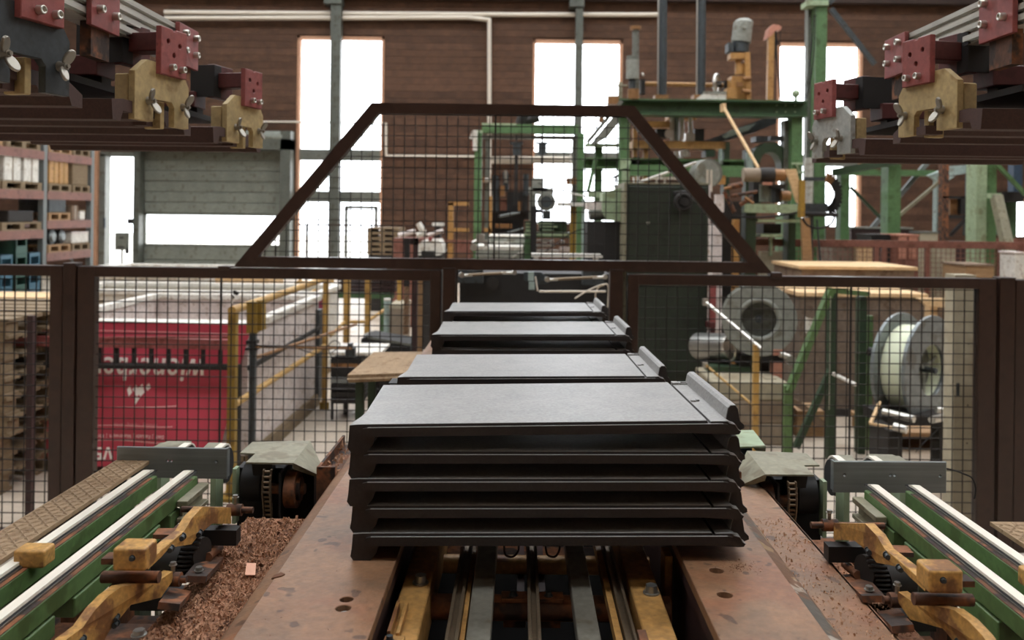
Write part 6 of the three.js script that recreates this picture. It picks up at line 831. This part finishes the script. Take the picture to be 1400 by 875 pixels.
  const cd = thing('clutter_drive', 'tangle of greasy linkage behind the right slope of the guard', 'machine'), cdp = 9.2; part(cd, 'base', [BF(986, 275, 1014, cdp + 0.2, 0.3)], M.dark); part(cd, 'panel', [B(978, 266, 990, 290, cdp, 0.05), BF(975, 306, 988, cdp, 0.2)], M.pinkWhite); part(cd, 'linkage', [C([990, 262, cdp], [1004, 290, cdp], 3), C([996, 256, cdp], [1015, 252, cdp], 4), C([1000, 268, cdp], [1035, 262, cdp], 2.5), C([1012, 280, cdp], [1028, 270, cdp], 3)], M.rustDark); part(cd, 'bar', [B(982, 240, 992, 252, cdp, 0.1), BF(1003, 300, 1011, cdp, 0.08)], M.orange); part(cd, 'fitting', [C([990, 258, cdp - 0.05], [1000, 256, cdp - 0.05], 2), C([1018, 270, cdp - 0.05], [1030, 278, cdp - 0.05], 2)], M.brassy);
  const pk = thing('wooden_prop', 'long pale wooden prop with an ochre foot beside the geared motor', 'prop'); part(pk, 'plank', [S([[1075, 231], [1089, 231], [1099, 275], [1098, 285], [1089, 275]], 9.1, 0.05)], M.woodPale); part(pk, 'holder', [B(1094, 246, 1101, 297, 9.05, 0.08)], M.ochre); part(pk, 'lower_plank', [S([[1096, 298], [1107, 298], [1112, 372], [1098, 372]], 9.3, 0.05), BF(1099, 371, 1111, 9.35, 0.05)], M.wood);
  const ch = thing('drag_chain', 'black perforated drag chain bending beside the right green post', 'cable chain'), cc = 9.4; for (let k = 0; k < 14; k++) { const a = -1.35 + k * 0.19; const x = 1126 + 20 * Math.cos(a), y = 266 + 24 * Math.sin(a); part(ch, 'link', [L([x - 4 * Math.cos(a) - 2.4 * Math.sin(a), y - 4 * Math.sin(a) + 2.2 * Math.cos(a), cc], [x - 4 * Math.cos(a) + 1.6 * Math.sin(a), y - 4 * Math.sin(a) - 1.6 * Math.cos(a), cc], 2, 5), L([x + 4 * Math.cos(a) - 2.4 * Math.sin(a), y + 4 * Math.sin(a) + 2.2 * Math.cos(a), cc], [x + 4 * Math.cos(a) + 1.6 * Math.sin(a), y + 4 * Math.sin(a) - 1.6 * Math.cos(a), cc], 2, 5), L([x - 4 * Math.cos(a), y - 4 * Math.sin(a), cc], [x + 4 * Math.cos(a), y + 4 * Math.sin(a), cc], 2, 5)], k < 3 ? M.brassy : M.black); } part(ch, 'bracket', [B(1102, 242, 1130, 247, cc, 0.1), B(1098, 278, 1132, 290, cc + 0.1, 0.3), BF(1105, 290, 1112, cc + 0.2, 0.1), C([1117, 300, cc], [1122, 365, cc], 1.2)], M.darkSteel);
  const wp = solo('white_cylinder', 'white round tank behind the wooden prop', 'tank', [C([1107, 372, 12.6], [1107, 220, 12.6], 7), C([1107, 221, 12.6], [1107, 216, 12.6], 6)], M.white);
  const bp = solo('pale_blue_pipe', 'pale blue pipe beside the white tank', 'pipe', [C([1124, 372, 12.8], [1124, 212, 12.8], 4.5), C([1124, 374, 12.8], [1124, 368, 12.8], 7)], M.paleBlue);
  // far right gantry legs
  const G = 12.5, fr = thing('far_gantry', 'green gantry with braces at the far right under the hanging gripper', 'gantry');
  part(fr, 'post', [BF(1150, 238, 1162, G, 0.2)], M.greenBg); part(fr, 'post', [BF(1215, 225, 1232, G - 0.6, 0.25)], M.greenBg); part(fr, 'beam', [L([1140, 236, G], [1236, 218, G - 0.8], 9)], M.greenDark); part(fr, 'beam', [B(1160, 232, 1280, 240, G + 0.3, 0.15)], M.greenBg); part(fr, 'post', [BF(1281, 240, 1290, G + 0.2, 0.12)], M.paleBlue); part(fr, 'beam', [S([[1270, 240], [1300, 227], [1328, 225], [1328, 236], [1302, 240]], G + 0.1, 0.1), S([[1272, 241], [1306, 241], [1292, 250], [1284, 250]], G + 0.1, 0.08)], M.paleBlue);
  part(fr, 'brace', [L([1163, 256, G], [1214, 308, G], 4)], M.greenDark); part(fr, 'brace', [L([1230, 294, G], [1285, 248, G], 4)], M.greenGray); part(fr, 'brace', [L([1192, 312, G + 0.5], [1268, 222, G + 0.5], 6)], M.rackGray); part(fr, 'brown_post', [BF(1289, 200, 1298, G - 0.3, 0.12)], M.rustDark); part(fr, 'bracket', [B(1289, 268, 1318, 271, G - 0.3, 0.1), L([1299, 322, G - 0.3], [1322, 298, G - 0.3], 4), B(1298, 294, 1326, 299, G - 0.3, 0.1), B(1321, 296, 1326, 322, G - 0.3, 0.1)], M.black); part(fr, 'carton', B(1299, 272, 1315, 294, G - 0.2, 0.3), M.brassy); part(fr, 'black_unit', [B(1314, 268, 1336, 293, G - 0.3, 0.4), B(1345, 262, 1400, 276, G + 0.2, 0.4)], M.black); part(fr, 'blue_column', [B(1327, 222, 1336, 268, G, 0.15), B(1386, 218, 1398, 262, G, 0.15)], M.blueDark);
  const gl = thing('big_green_leg', 'broad pale green machine leg near the right picture edge with a leaning strut', 'gantry leg'), gg = 10.5; part(gl, 'shaft', [BF(1336, 190, 1350, gg, 0.25)], M.greenPale); part(gl, 'shaft', [BF(1350, 200, 1363, gg + 0.08, 0.2)], M.greenBg); part(gl, 'strut', [L([1362, 268, gg - 0.15], [1386, 374, gg - 0.5], 12)], M.greenGray); part(gl, 'plate', [B(1355, 264, 1369, 271, gg - 0.16, 0.1)], M.greenPale); part(gl, 'brace', [L([1362, 224, gg], [1402, 266, gg], 5)], M.greenBg);
  const gr = solo('green_vent_box', 'green louvred box between the right green legs', 'box', [B(1374, 275, 1390, 322, G + 0.5, 0.3), BF(1376, 322, 1388, G + 0.5, 0.2), ...[280, 286, 292, 298].map(y => B(1375, y, 1389, y + 2, G + 0.47, 0.04))], M.greenDeep);
}
// ------------------------------------------------------------------ right: brown inner fence, reels, A-frame, cartons
{
  const d = 9.8, t = thing('inner_fence', 'low red-brown mesh fence behind the reels on the right', 'fence');
  const yt = at(1230, 329, d).y, x = px => at(px, 332, d).x;
  part(t, 'rail', [box(x(968), x(1205), yt - 0.075, yt, -d - 0.05, -d)], M.rackRed); part(t, 'rail', [box(x(1205), x(1420), yt - 0.08, yt, -d - 0.05, -d)], M.rackRed);
  for (const px of [1199, 1209, 1269, 1397]) part(t, 'post', box(x(px) - 0.025, x(px) + 0.025, 0, yt - 0.01, -d - 0.045, -d - 0.002), M.rackRed);
  const g = []; for (let q = x(1066); q < x(1420); q += 0.055) g.push(box(q - 0.003, q + 0.003, 0.1, yt - 0.06, -d - 0.03, -d - 0.025)); for (let y = 0.1; y < yt - 0.06; y += 0.055) g.push(box(x(1066), x(1420), y - 0.003, y + 0.003, -d - 0.033, -d - 0.027));
  part(t, 'wire_mesh', g, M.rackRed).userData.kind = 'stuff';
  // stock behind the inner fence
  const sk = (name, cat, label, x0, y0, x1, d, th, m, lidm, n = 0) => { const o = thing(name, label, cat); part(o, 'body', BF(x0, y0, x1, d, th), m); if (lidm) part(o, 'lid', B(x0 - 1, y0 - 1.5, x1 + 1, y0 + 1, d - 0.01, th + 0.02), lidm); for (let k = 0; k < n; k++) part(o, 'slat', B(x0 + (x1 - x0) * (k + 0.15) / n, y0 + 2, x0 + (x1 - x0) * (k + 0.85) / n, y0 + 32, d - 0.02, 0.02), lidm); return o; };
  sk('slatted_crate', 'crate', 'pale slatted crate behind the inner fence, left of its double post', 1171, 338, 1198, 10.4, 0.5, M.woodGray, M.woodPale, 6);
  sk('carton_stack', 'box', 'dull brown carton behind the inner fence beside the slatted crate', 1140, 336, 1170, 10.5, 0.6, M.cardDark, M.cardboard);
  sk('black_crate', 'crate', 'black crate behind the double post of the inner fence', 1192, 322, 1226, 11.2, 0.5, M.black, M.dark);
  sk('red_rack_crate', 'crate', 'reddish slatted crate stack right of the black crate', 1227, 322, 1256, 11, 0.5, M.rackRed, M.pinkPaint, 2);
  sk('white_bag', 'bag', 'whitish bag behind the inner fence near the brown post', 1290, 336, 1307, 11.6, 0.3, M.concrete, M.white);
  sk('grey_curtain_box', 'box', 'grey upright box behind the inner fence beneath the brace', 1258, 318, 1282, 11.8, 0.3, M.concrete, M.frameGray);
  sk('tan_carton', 'box', 'tan carton top seen behind the inner fence near the strut', 1320, 363, 1359, 9.2, 0.5, M.wood, M.cardboard);
  sk('dark_machine', 'machine', 'dark red-brown machine body low behind the inner fence', 1306, 332, 1336, 12.2, 0.5, M.web, M.dark);
  sk('grey_shelf', 'shelf', 'long pale grey shelf below the green gantry window', 1164, 312, 1248, 12.9, 0.3, M.web, M.motor);
  sk('white_machine', 'machine', 'pale machine housing at the right edge beside the strut', 1388, 346, 1402, 9.4, 0.3, M.white, M.pinkWhite);
  // board stacks with pale tops
  const bs = (label, x0, xt0, yt_, yf, x1, xt1, d, m) => { const o = thing('board_stack', label, 'board stack'); const dep = 0.9; part(o, 'stack', [BF(x0, yf, x1, d, dep)], m); part(o, 'top_board', [box(at(x0 - 4, yf, d).x, at(x1 + 4, yf, d).x, at(1200, yf, d).y, at(1200, yf, d).y + 0.03, -d - dep, -d + 0.02)], M.woodPale); part(o, 'base', [BF(x0 + 6, 560, x1 - 6, d - 0.03, 0.1)], M.dark); return o; };
  bs('large brown board stack with a pale top behind the green A-frame', 1094, 0, 400, 406, 1264, 0, 7.3, M.cardDark);
  bs('farther brown board stack whose pale top shows above the fence rail', 1096, 0, 364, 369, 1250, 0, 8.3, M.cardboard);
  const tw = solo('wooden_board', 'pale wooden board beside the big spool at the right', 'board', [S([[1255, 408], [1300, 408], [1304, 421], [1268, 419], [1262, 414]], 7.0, 0.05), BF(1272, 418, 1282, 7.05, 0.1)], M.woodPale);
  const tw2 = solo('dark_carton', 'brown carton behind the upper edge of the big spool', 'box', [BF(1284, 421, 1305, 7.2, 0.4), B(1283, 419, 1306, 422, 7.19, 0.42)], M.cardboard);
  // stone blocks under the left reel
  const N = [[973, 522, 1078, 546, M.concrete, 'pale'], [978, 548, 1080, 578, M.stone, 'brown middle'], [984, 579, 1082, 606, M.stone, 'lowest']]; N.forEach(([x0, y0, x1, y1, m, n], k) => { const o = thing('stone_slab', `${n} one of three stone slabs piled under the left wire reel`, 'slab'); const a = at((x0 + x1) / 2, y0, 6.3), b = at((x0 + x1) / 2, y1, 6.3), w = (x1 - x0) * 6.3 / F / 2; part(o, 'slab', rbox(a.x - w, a.x + w, k === 2 ? 0 : b.y - 0.0085, a.y, -6.3 - 0.6, -6.3, 0.015, 2), m); part(o, 'chipped_corner', rbox(a.x + w * 0.5, a.x + w * 0.8, a.y, a.y + 0.006, -6.6, -6.4, 0.003, 1), m); });
  // reel on the left
  const rl = thing('wire_reel', 'large grey disc reel facing the viewer behind the mesh', 'reel'), rd = 6.6; const dir = V(-0.18, 0.02, 1), c = at(1038, 437, rd), k = rd / F;
  const ring = (c, R, r0, th, m) => { const s = new THREE.Shape(); s.absarc(0, 0, R, 0, Math.PI * 2); const h = new THREE.Path(); h.absarc(0, 0, r0, 0, Math.PI * 2, true); s.holes.push(h); const g = new THREE.ExtrudeGeometry(s, { depth: th, bevelEnabled: true, bevelSize: 0.006, bevelThickness: 0.006, bevelSegments: 2, curveSegments: 40 }); g.translate(0, 0, -th / 2); const q = new THREE.Quaternion().setFromUnitVectors(V(0, 0, 1), dir.clone().normalize()); g.applyQuaternion(q); g.translate(c.x, c.y, c.z); return g; };
  part(rl, 'flange', [ring(c, 49 * k, 27 * k, 0.012)], M.motor); part(rl, 'hub_wall', (() => { const p = [[27 * k, 0], [27 * k, 0.1], [28.5 * k, 0.1], [28.5 * k, 0]].map(q => new THREE.Vector2(...q)); p.push(p[0].clone()); return orient(new THREE.LatheGeometry(p, 40), c.clone().addScaledVector(dir, -0.1), dir); })(), M.galv); part(rl, 'hub_plate', [disc(c.clone().addScaledVector(dir, -0.1), dir, 29 * k, 0.02, 36)], M.frameGray); part(rl, 'hub_rim', (() => { const g = new THREE.TorusGeometry(27 * k, 0.022, 8, 40); g.applyQuaternion(new THREE.Quaternion().setFromUnitVectors(V(0, 0, 1), dir.clone().normalize())); g.translate(c.x, c.y, c.z); return g; })(), M.motor);
  const c2 = c.clone().addScaledVector(dir.clone().normalize(), -0.22); part(rl, 'flange', disc(c2, dir, 49 * k, 0.014, 40), M.motor); part(rl, 'core', cyl(c.clone().addScaledVector(dir, -0.12), c2, 30 * k, 30 * k, 32), M.ropePale); part(rl, 'axle', [cyl(c.clone().addScaledVector(dir, -0.3), c.clone().addScaledVector(dir, 0.03), 0.018), disc(c.clone().addScaledVector(dir, -0.03), dir, 0.03, 0.02)], M.darkSteel); part(rl, 'spoke', [bar(c.clone().add(V(0.01, -0.02, -0.03)), c.clone().add(V(0.035, -0.09, -0.03)), 0.012, 0.012), bar(c.clone().add(V(-0.02, 0, -0.03)), c.clone().add(V(-0.05, -0.005, -0.03)), 0.012, 0.012), bar(c.clone().add(V(0.03, 0, -0.03)), c.clone().add(V(0.035, 0.03, -0.03)), 0.012, 0.012)], M.frameGray); part(rl, 'stand', [BF(1040, 482, 1052, rd + 0.12, 0.06), B(1038, 440, 1046, 484, rd + 0.32, 0.05)], M.dark);
  part(rl, 'stand_top', [B(1041, 484, 1075, 494, rd - 0.02, 0.2)], M.black); part(rl, 'pad', [B(1058, 478, 1070, 486, rd - 0.05, 0.1), B(1058, 496, 1070, 523, rd - 0.05, 0.1)], M.pinkPaint); part(rl, 'roller', [C([1066, 484, rd - 0.1], [1078, 488, rd - 0.1], 4), disc(at(1080, 492, rd - 0.1), V(0, 0, 1), 0.035, 0.06)], M.zinc);
  const cy = thing('steel_drum', 'bright steel cylinder drum left of the grey reel', 'drum'), cdp = 6.8; part(cy, 'shell', C([955, 473, cdp + 0.3], [999, 474, cdp], 18, 32), M.steel); part(cy, 'end_cap', C([999, 474, cdp], [1002, 474, cdp - 0.02], 18, 32), M.zinc); part(cy, 'rim', (() => { const g = new THREE.TorusGeometry(19 * cdp / F, 0.012, 8, 32); g.rotateY(Math.PI / 2); const p = at(1001, 474, cdp); g.translate(p.x, p.y, p.z); return g; })(), M.zinc); part(cy, 'base', [BF(968, 495, 996, cdp + 0.05, 0.3), B(1013, 486, 1027, 502, cdp - 0.1, 0.2)], M.dark); part(cy, 'beam', [B(968, 502, 1030, 513, cdp - 0.12, 0.15)], M.greenDark);
  const rp = thing('fire_red_post', 'narrow red post between cabinet and grey reel', 'post'); part(rp, 'post', [B(971, 388, 979, 448, 7.5, 0.06)], M.red); part(rp, 'foot', [BF(972, 448, 978, 7.52, 0.05), B(968, 441, 978, 448, 7.46, 0.1)], M.redDark);
  const yr = thing('railing', 'short yellow railing with grey top pipe in front of the grey reel', 'railing'), yd = 5.6; part(yr, 'post', [BF(1031, 472, 1038.5, yd, 0.035)], M.yellow); part(yr, 'top_pipe', [C([966, 414, yd + 0.5], [1041, 477, yd - 0.02], 2.6)], M.zinc); part(yr, 'knee_pipe', [C([966, 500, yd + 0.4], [1033, 557, yd], 1.8)], M.yellow); part(yr, 'wall_clip', [B(962, 408, 968, 418, yd + 0.5, 0.05), B(962, 496, 968, 503, yd + 0.4, 0.05)], M.zinc);
  const pn = solo('white_notice', 'small white sheet on the green A-frame leg', 'sheet', S([[1101, 433], [1112, 436], [1107, 450], [1102, 456], [1100, 445]], 5.9, 0.004), M.white);
  // green A-frame
  const af = thing('a_frame', 'green steel trestle with sloping leg between the two reels', 'trestle'), ad = 5.95;
  part(af, 'top_bar', [L([1133, 396.5, ad], [1186, 402, ad + 0.15], 9, 7)], M.green); part(af, 'post', [BF(1135, 400, 1145.5, ad, 0.08)], M.greenDark); part(af, 'post', [BF(1176, 406, 1185.5, ad + 0.15, 0.08)], M.greenDark); part(af, 'post', [BF(1186, 432, 1194, ad + 0.25, 0.05)], M.green); part(af, 'sloping_leg', [L([1135, 398, ad - 0.02], [1078, 535, ad - 0.1], 9), BF(1073, 528, 1084, ad - 0.1, 0.06)], M.green); part(af, 'brace', [L([1136, 506, ad + 0.02], [1088, 612, ad], 8)], M.greenDark); part(af, 'wire', [C([1135.5, 405, ad - 0.05], [1133.5, 560, ad - 0.05], 0.6)], M.zinc); part(af, 'pin', [C([1139, 511, ad - 0.1], [1170, 526, ad - 0.3], 2.6)], M.white); part(af, 'spindle', [C([1186, 480, ad + 0.1], [1206, 484, ad + 0.05], 6)], M.black);
  const cr = thing('torn_carton', 'crumpled torn tan carton on the floor under the A-frame', 'box'); part(cr, 'flap', [S([[1085, 545], [1092, 548], [1110, 560], [1098, 562], [1084, 552]], 6.5, 0.02), S([[1108, 562], [1130, 578], [1128, 584], [1116, 582], [1107, 572]], 6.5, 0.02), S([[1084, 556], [1096, 566], [1090, 584], [1084, 574]], 6.6, 0.02)], M.cardboard); part(cr, 'body', [BF(1090, 562, 1127, 6.55, 0.3)], M.wood);
  // spool with the pale rope
  const sp = thing('rope_spool', 'standing galvanised spool wound with pale green rope at the right', 'spool'), sd = 5.75, ax = V(0.62, 0.0, 0.785).normalize(), sk2 = sd / F;
  const f1 = at(1272, 506, sd), f0 = f1.clone().addScaledVector(ax, -0.21); const R = 73 * sk2;
  const rg = (c, R, r0, th) => { const s = new THREE.Shape(); s.absarc(0, 0, R, 0, Math.PI * 2); const h = new THREE.Path(); h.absarc(0, 0, r0, 0, Math.PI * 2, true); s.holes.push(h); const g = new THREE.ExtrudeGeometry(s, { depth: th, bevelEnabled: true, bevelSize: 0.008, bevelThickness: 0.006, bevelSegments: 2, curveSegments: 48 }); g.translate(0, 0, -th / 2); g.applyQuaternion(new THREE.Quaternion().setFromUnitVectors(V(0, 0, 1), ax)); g.translate(c.x, c.y, c.z); return g; };
  part(sp, 'flange', rg(f1, R, R * 0.5, 0.015), M.galv); part(sp, 'flange', rg(f0, R, R * 0.3, 0.015), M.galv); part(sp, 'rope_winding', [rg(f0.clone().add(f1).multiplyScalar(0.5), R * 0.78, R * 0.5, 0.165)], M.ropePale); part(sp, 'hub_ring', [cyl(f1.clone().addScaledVector(ax, -0.1), f1.clone().addScaledVector(ax, -0.09), R * 0.52, R * 0.52, 36)], M.frameGray); part(sp, 'axle', [cyl(f0.clone().addScaledVector(ax, -0.12), f1.clone().addScaledVector(ax, 0.04), 0.02)], M.darkSteel); for (const a of [0.6, 2.7, 4.8]) { const u = V(0, 1, 0), w = ax.clone().cross(u).normalize(); const e = f1.clone().addScaledVector(ax, -0.04).addScaledVector(u, Math.sin(a) * R * 0.5).addScaledVector(w, Math.cos(a) * R * 0.5); part(sp, 'spoke', bar(f1.clone().addScaledVector(ax, -0.04), e, 0.016, 0.016), M.motor); }
  const rs = thing('roller_stand', 'low stand with chrome rollers beneath the rope spool', 'stand'); part(rs, 'roller', C([1208, 563, sd - 0.25], [1250, 573, sd - 0.4], 5, 20), M.zinc); part(rs, 'roller', C([1222, 583, sd - 0.5], [1240, 588, sd - 0.55], 5.5, 20), M.zinc); part(rs, 'roller', [C([1274, 574, sd - 0.45], [1292, 570, sd - 0.3], 5, 20), C([1280, 560, sd - 0.25], [1294, 562, sd - 0.25], 4.5, 20)], M.zinc); part(rs, 'frame', [B(1205, 568, 1296, 582, sd - 0.2, 0.3), BF(1212, 582, 1222, sd - 0.15, 0.1), BF(1284, 582, 1294, sd - 0.15, 0.1)], M.dark); part(rs, 'arm', [L([1190, 579, sd - 0.35], [1203, 550, sd - 0.2], 4), L([1190, 579, sd - 0.4], [1226, 586, sd - 0.5], 3)], M.woodPale); part(rs, 'foot', [BF(1216, 590, 1234, sd - 0.5, 0.3)], M.dark);
  const wp = thing('floor_pallet', 'light wooden pallet on the floor beneath the rope spool', 'pallet'); part(wp, 'board', [box(at(1195, 590, 6.4).x, at(1300, 590, 6.4).x, 0.1, 0.13, -6.9, -6.2)], M.wood); part(wp, 'block', [box(at(1200, 590, 6.4).x, at(1212, 590, 6.4).x, 0, 0.1, -6.9, -6.2), box(at(1285, 590, 6.4).x, at(1297, 590, 6.4).x, 0, 0.1, -6.9, -6.2)], M.wood);
  const cp = thing('concrete_post', 'pale grey-green concrete post beside the rope spool', 'post'), pd = 4.5; part(cp, 'shaft', [BF(1306, 376, 1335, pd, 0.11)], M.concrete); part(cp, 'plate', [B(1308, 524, 1312, 541, pd - 0.004, 0.006)], M.darkSteel); for (const [x, y] of [[1324, 470], [1323, 554], [1322, 606]]) part(cp, 'hole', disc(at(x, y, pd), V(0, 0, 1), 0.004, 0.004, 10), M.dark);
  const cb = solo('floor_cable', 'thin black cable hanging below the rope spool', 'cable', [T([[1285, 584, 5.4], [1275, 594, 5.3], [1262, 606, 5.2], [1252, 618, 5.1]], 0.6)], M.rubber);
  solo('drive_cable', 'short black cable curving down behind the right stop plate', 'cable', T([[1288, 640, 1.533], [1300, 642, 1.55], [1318, 648, 1.6], [1330, 655, 1.62], [1334, 668, 1.62], [1332, 682, 1.62]], 1.2), M.rubber);
  // side posts and shelf behind the inner fence at far right
  const ft = solo('brown_shelf_rail', 'brown shelf rail at the right edge behind the big green leg', 'rail', [B(1362, 326, 1420, 331, 10.9, 0.05), BF(1366, 331, 1370, 10.9, 0.04), BF(1396, 331, 1400, 10.9, 0.04)], M.rackRed);
}
scene.traverse(o => { if (o.isMesh) { o.castShadow = true; o.receiveShadow = true; } });
renderer.render(scene, camera);
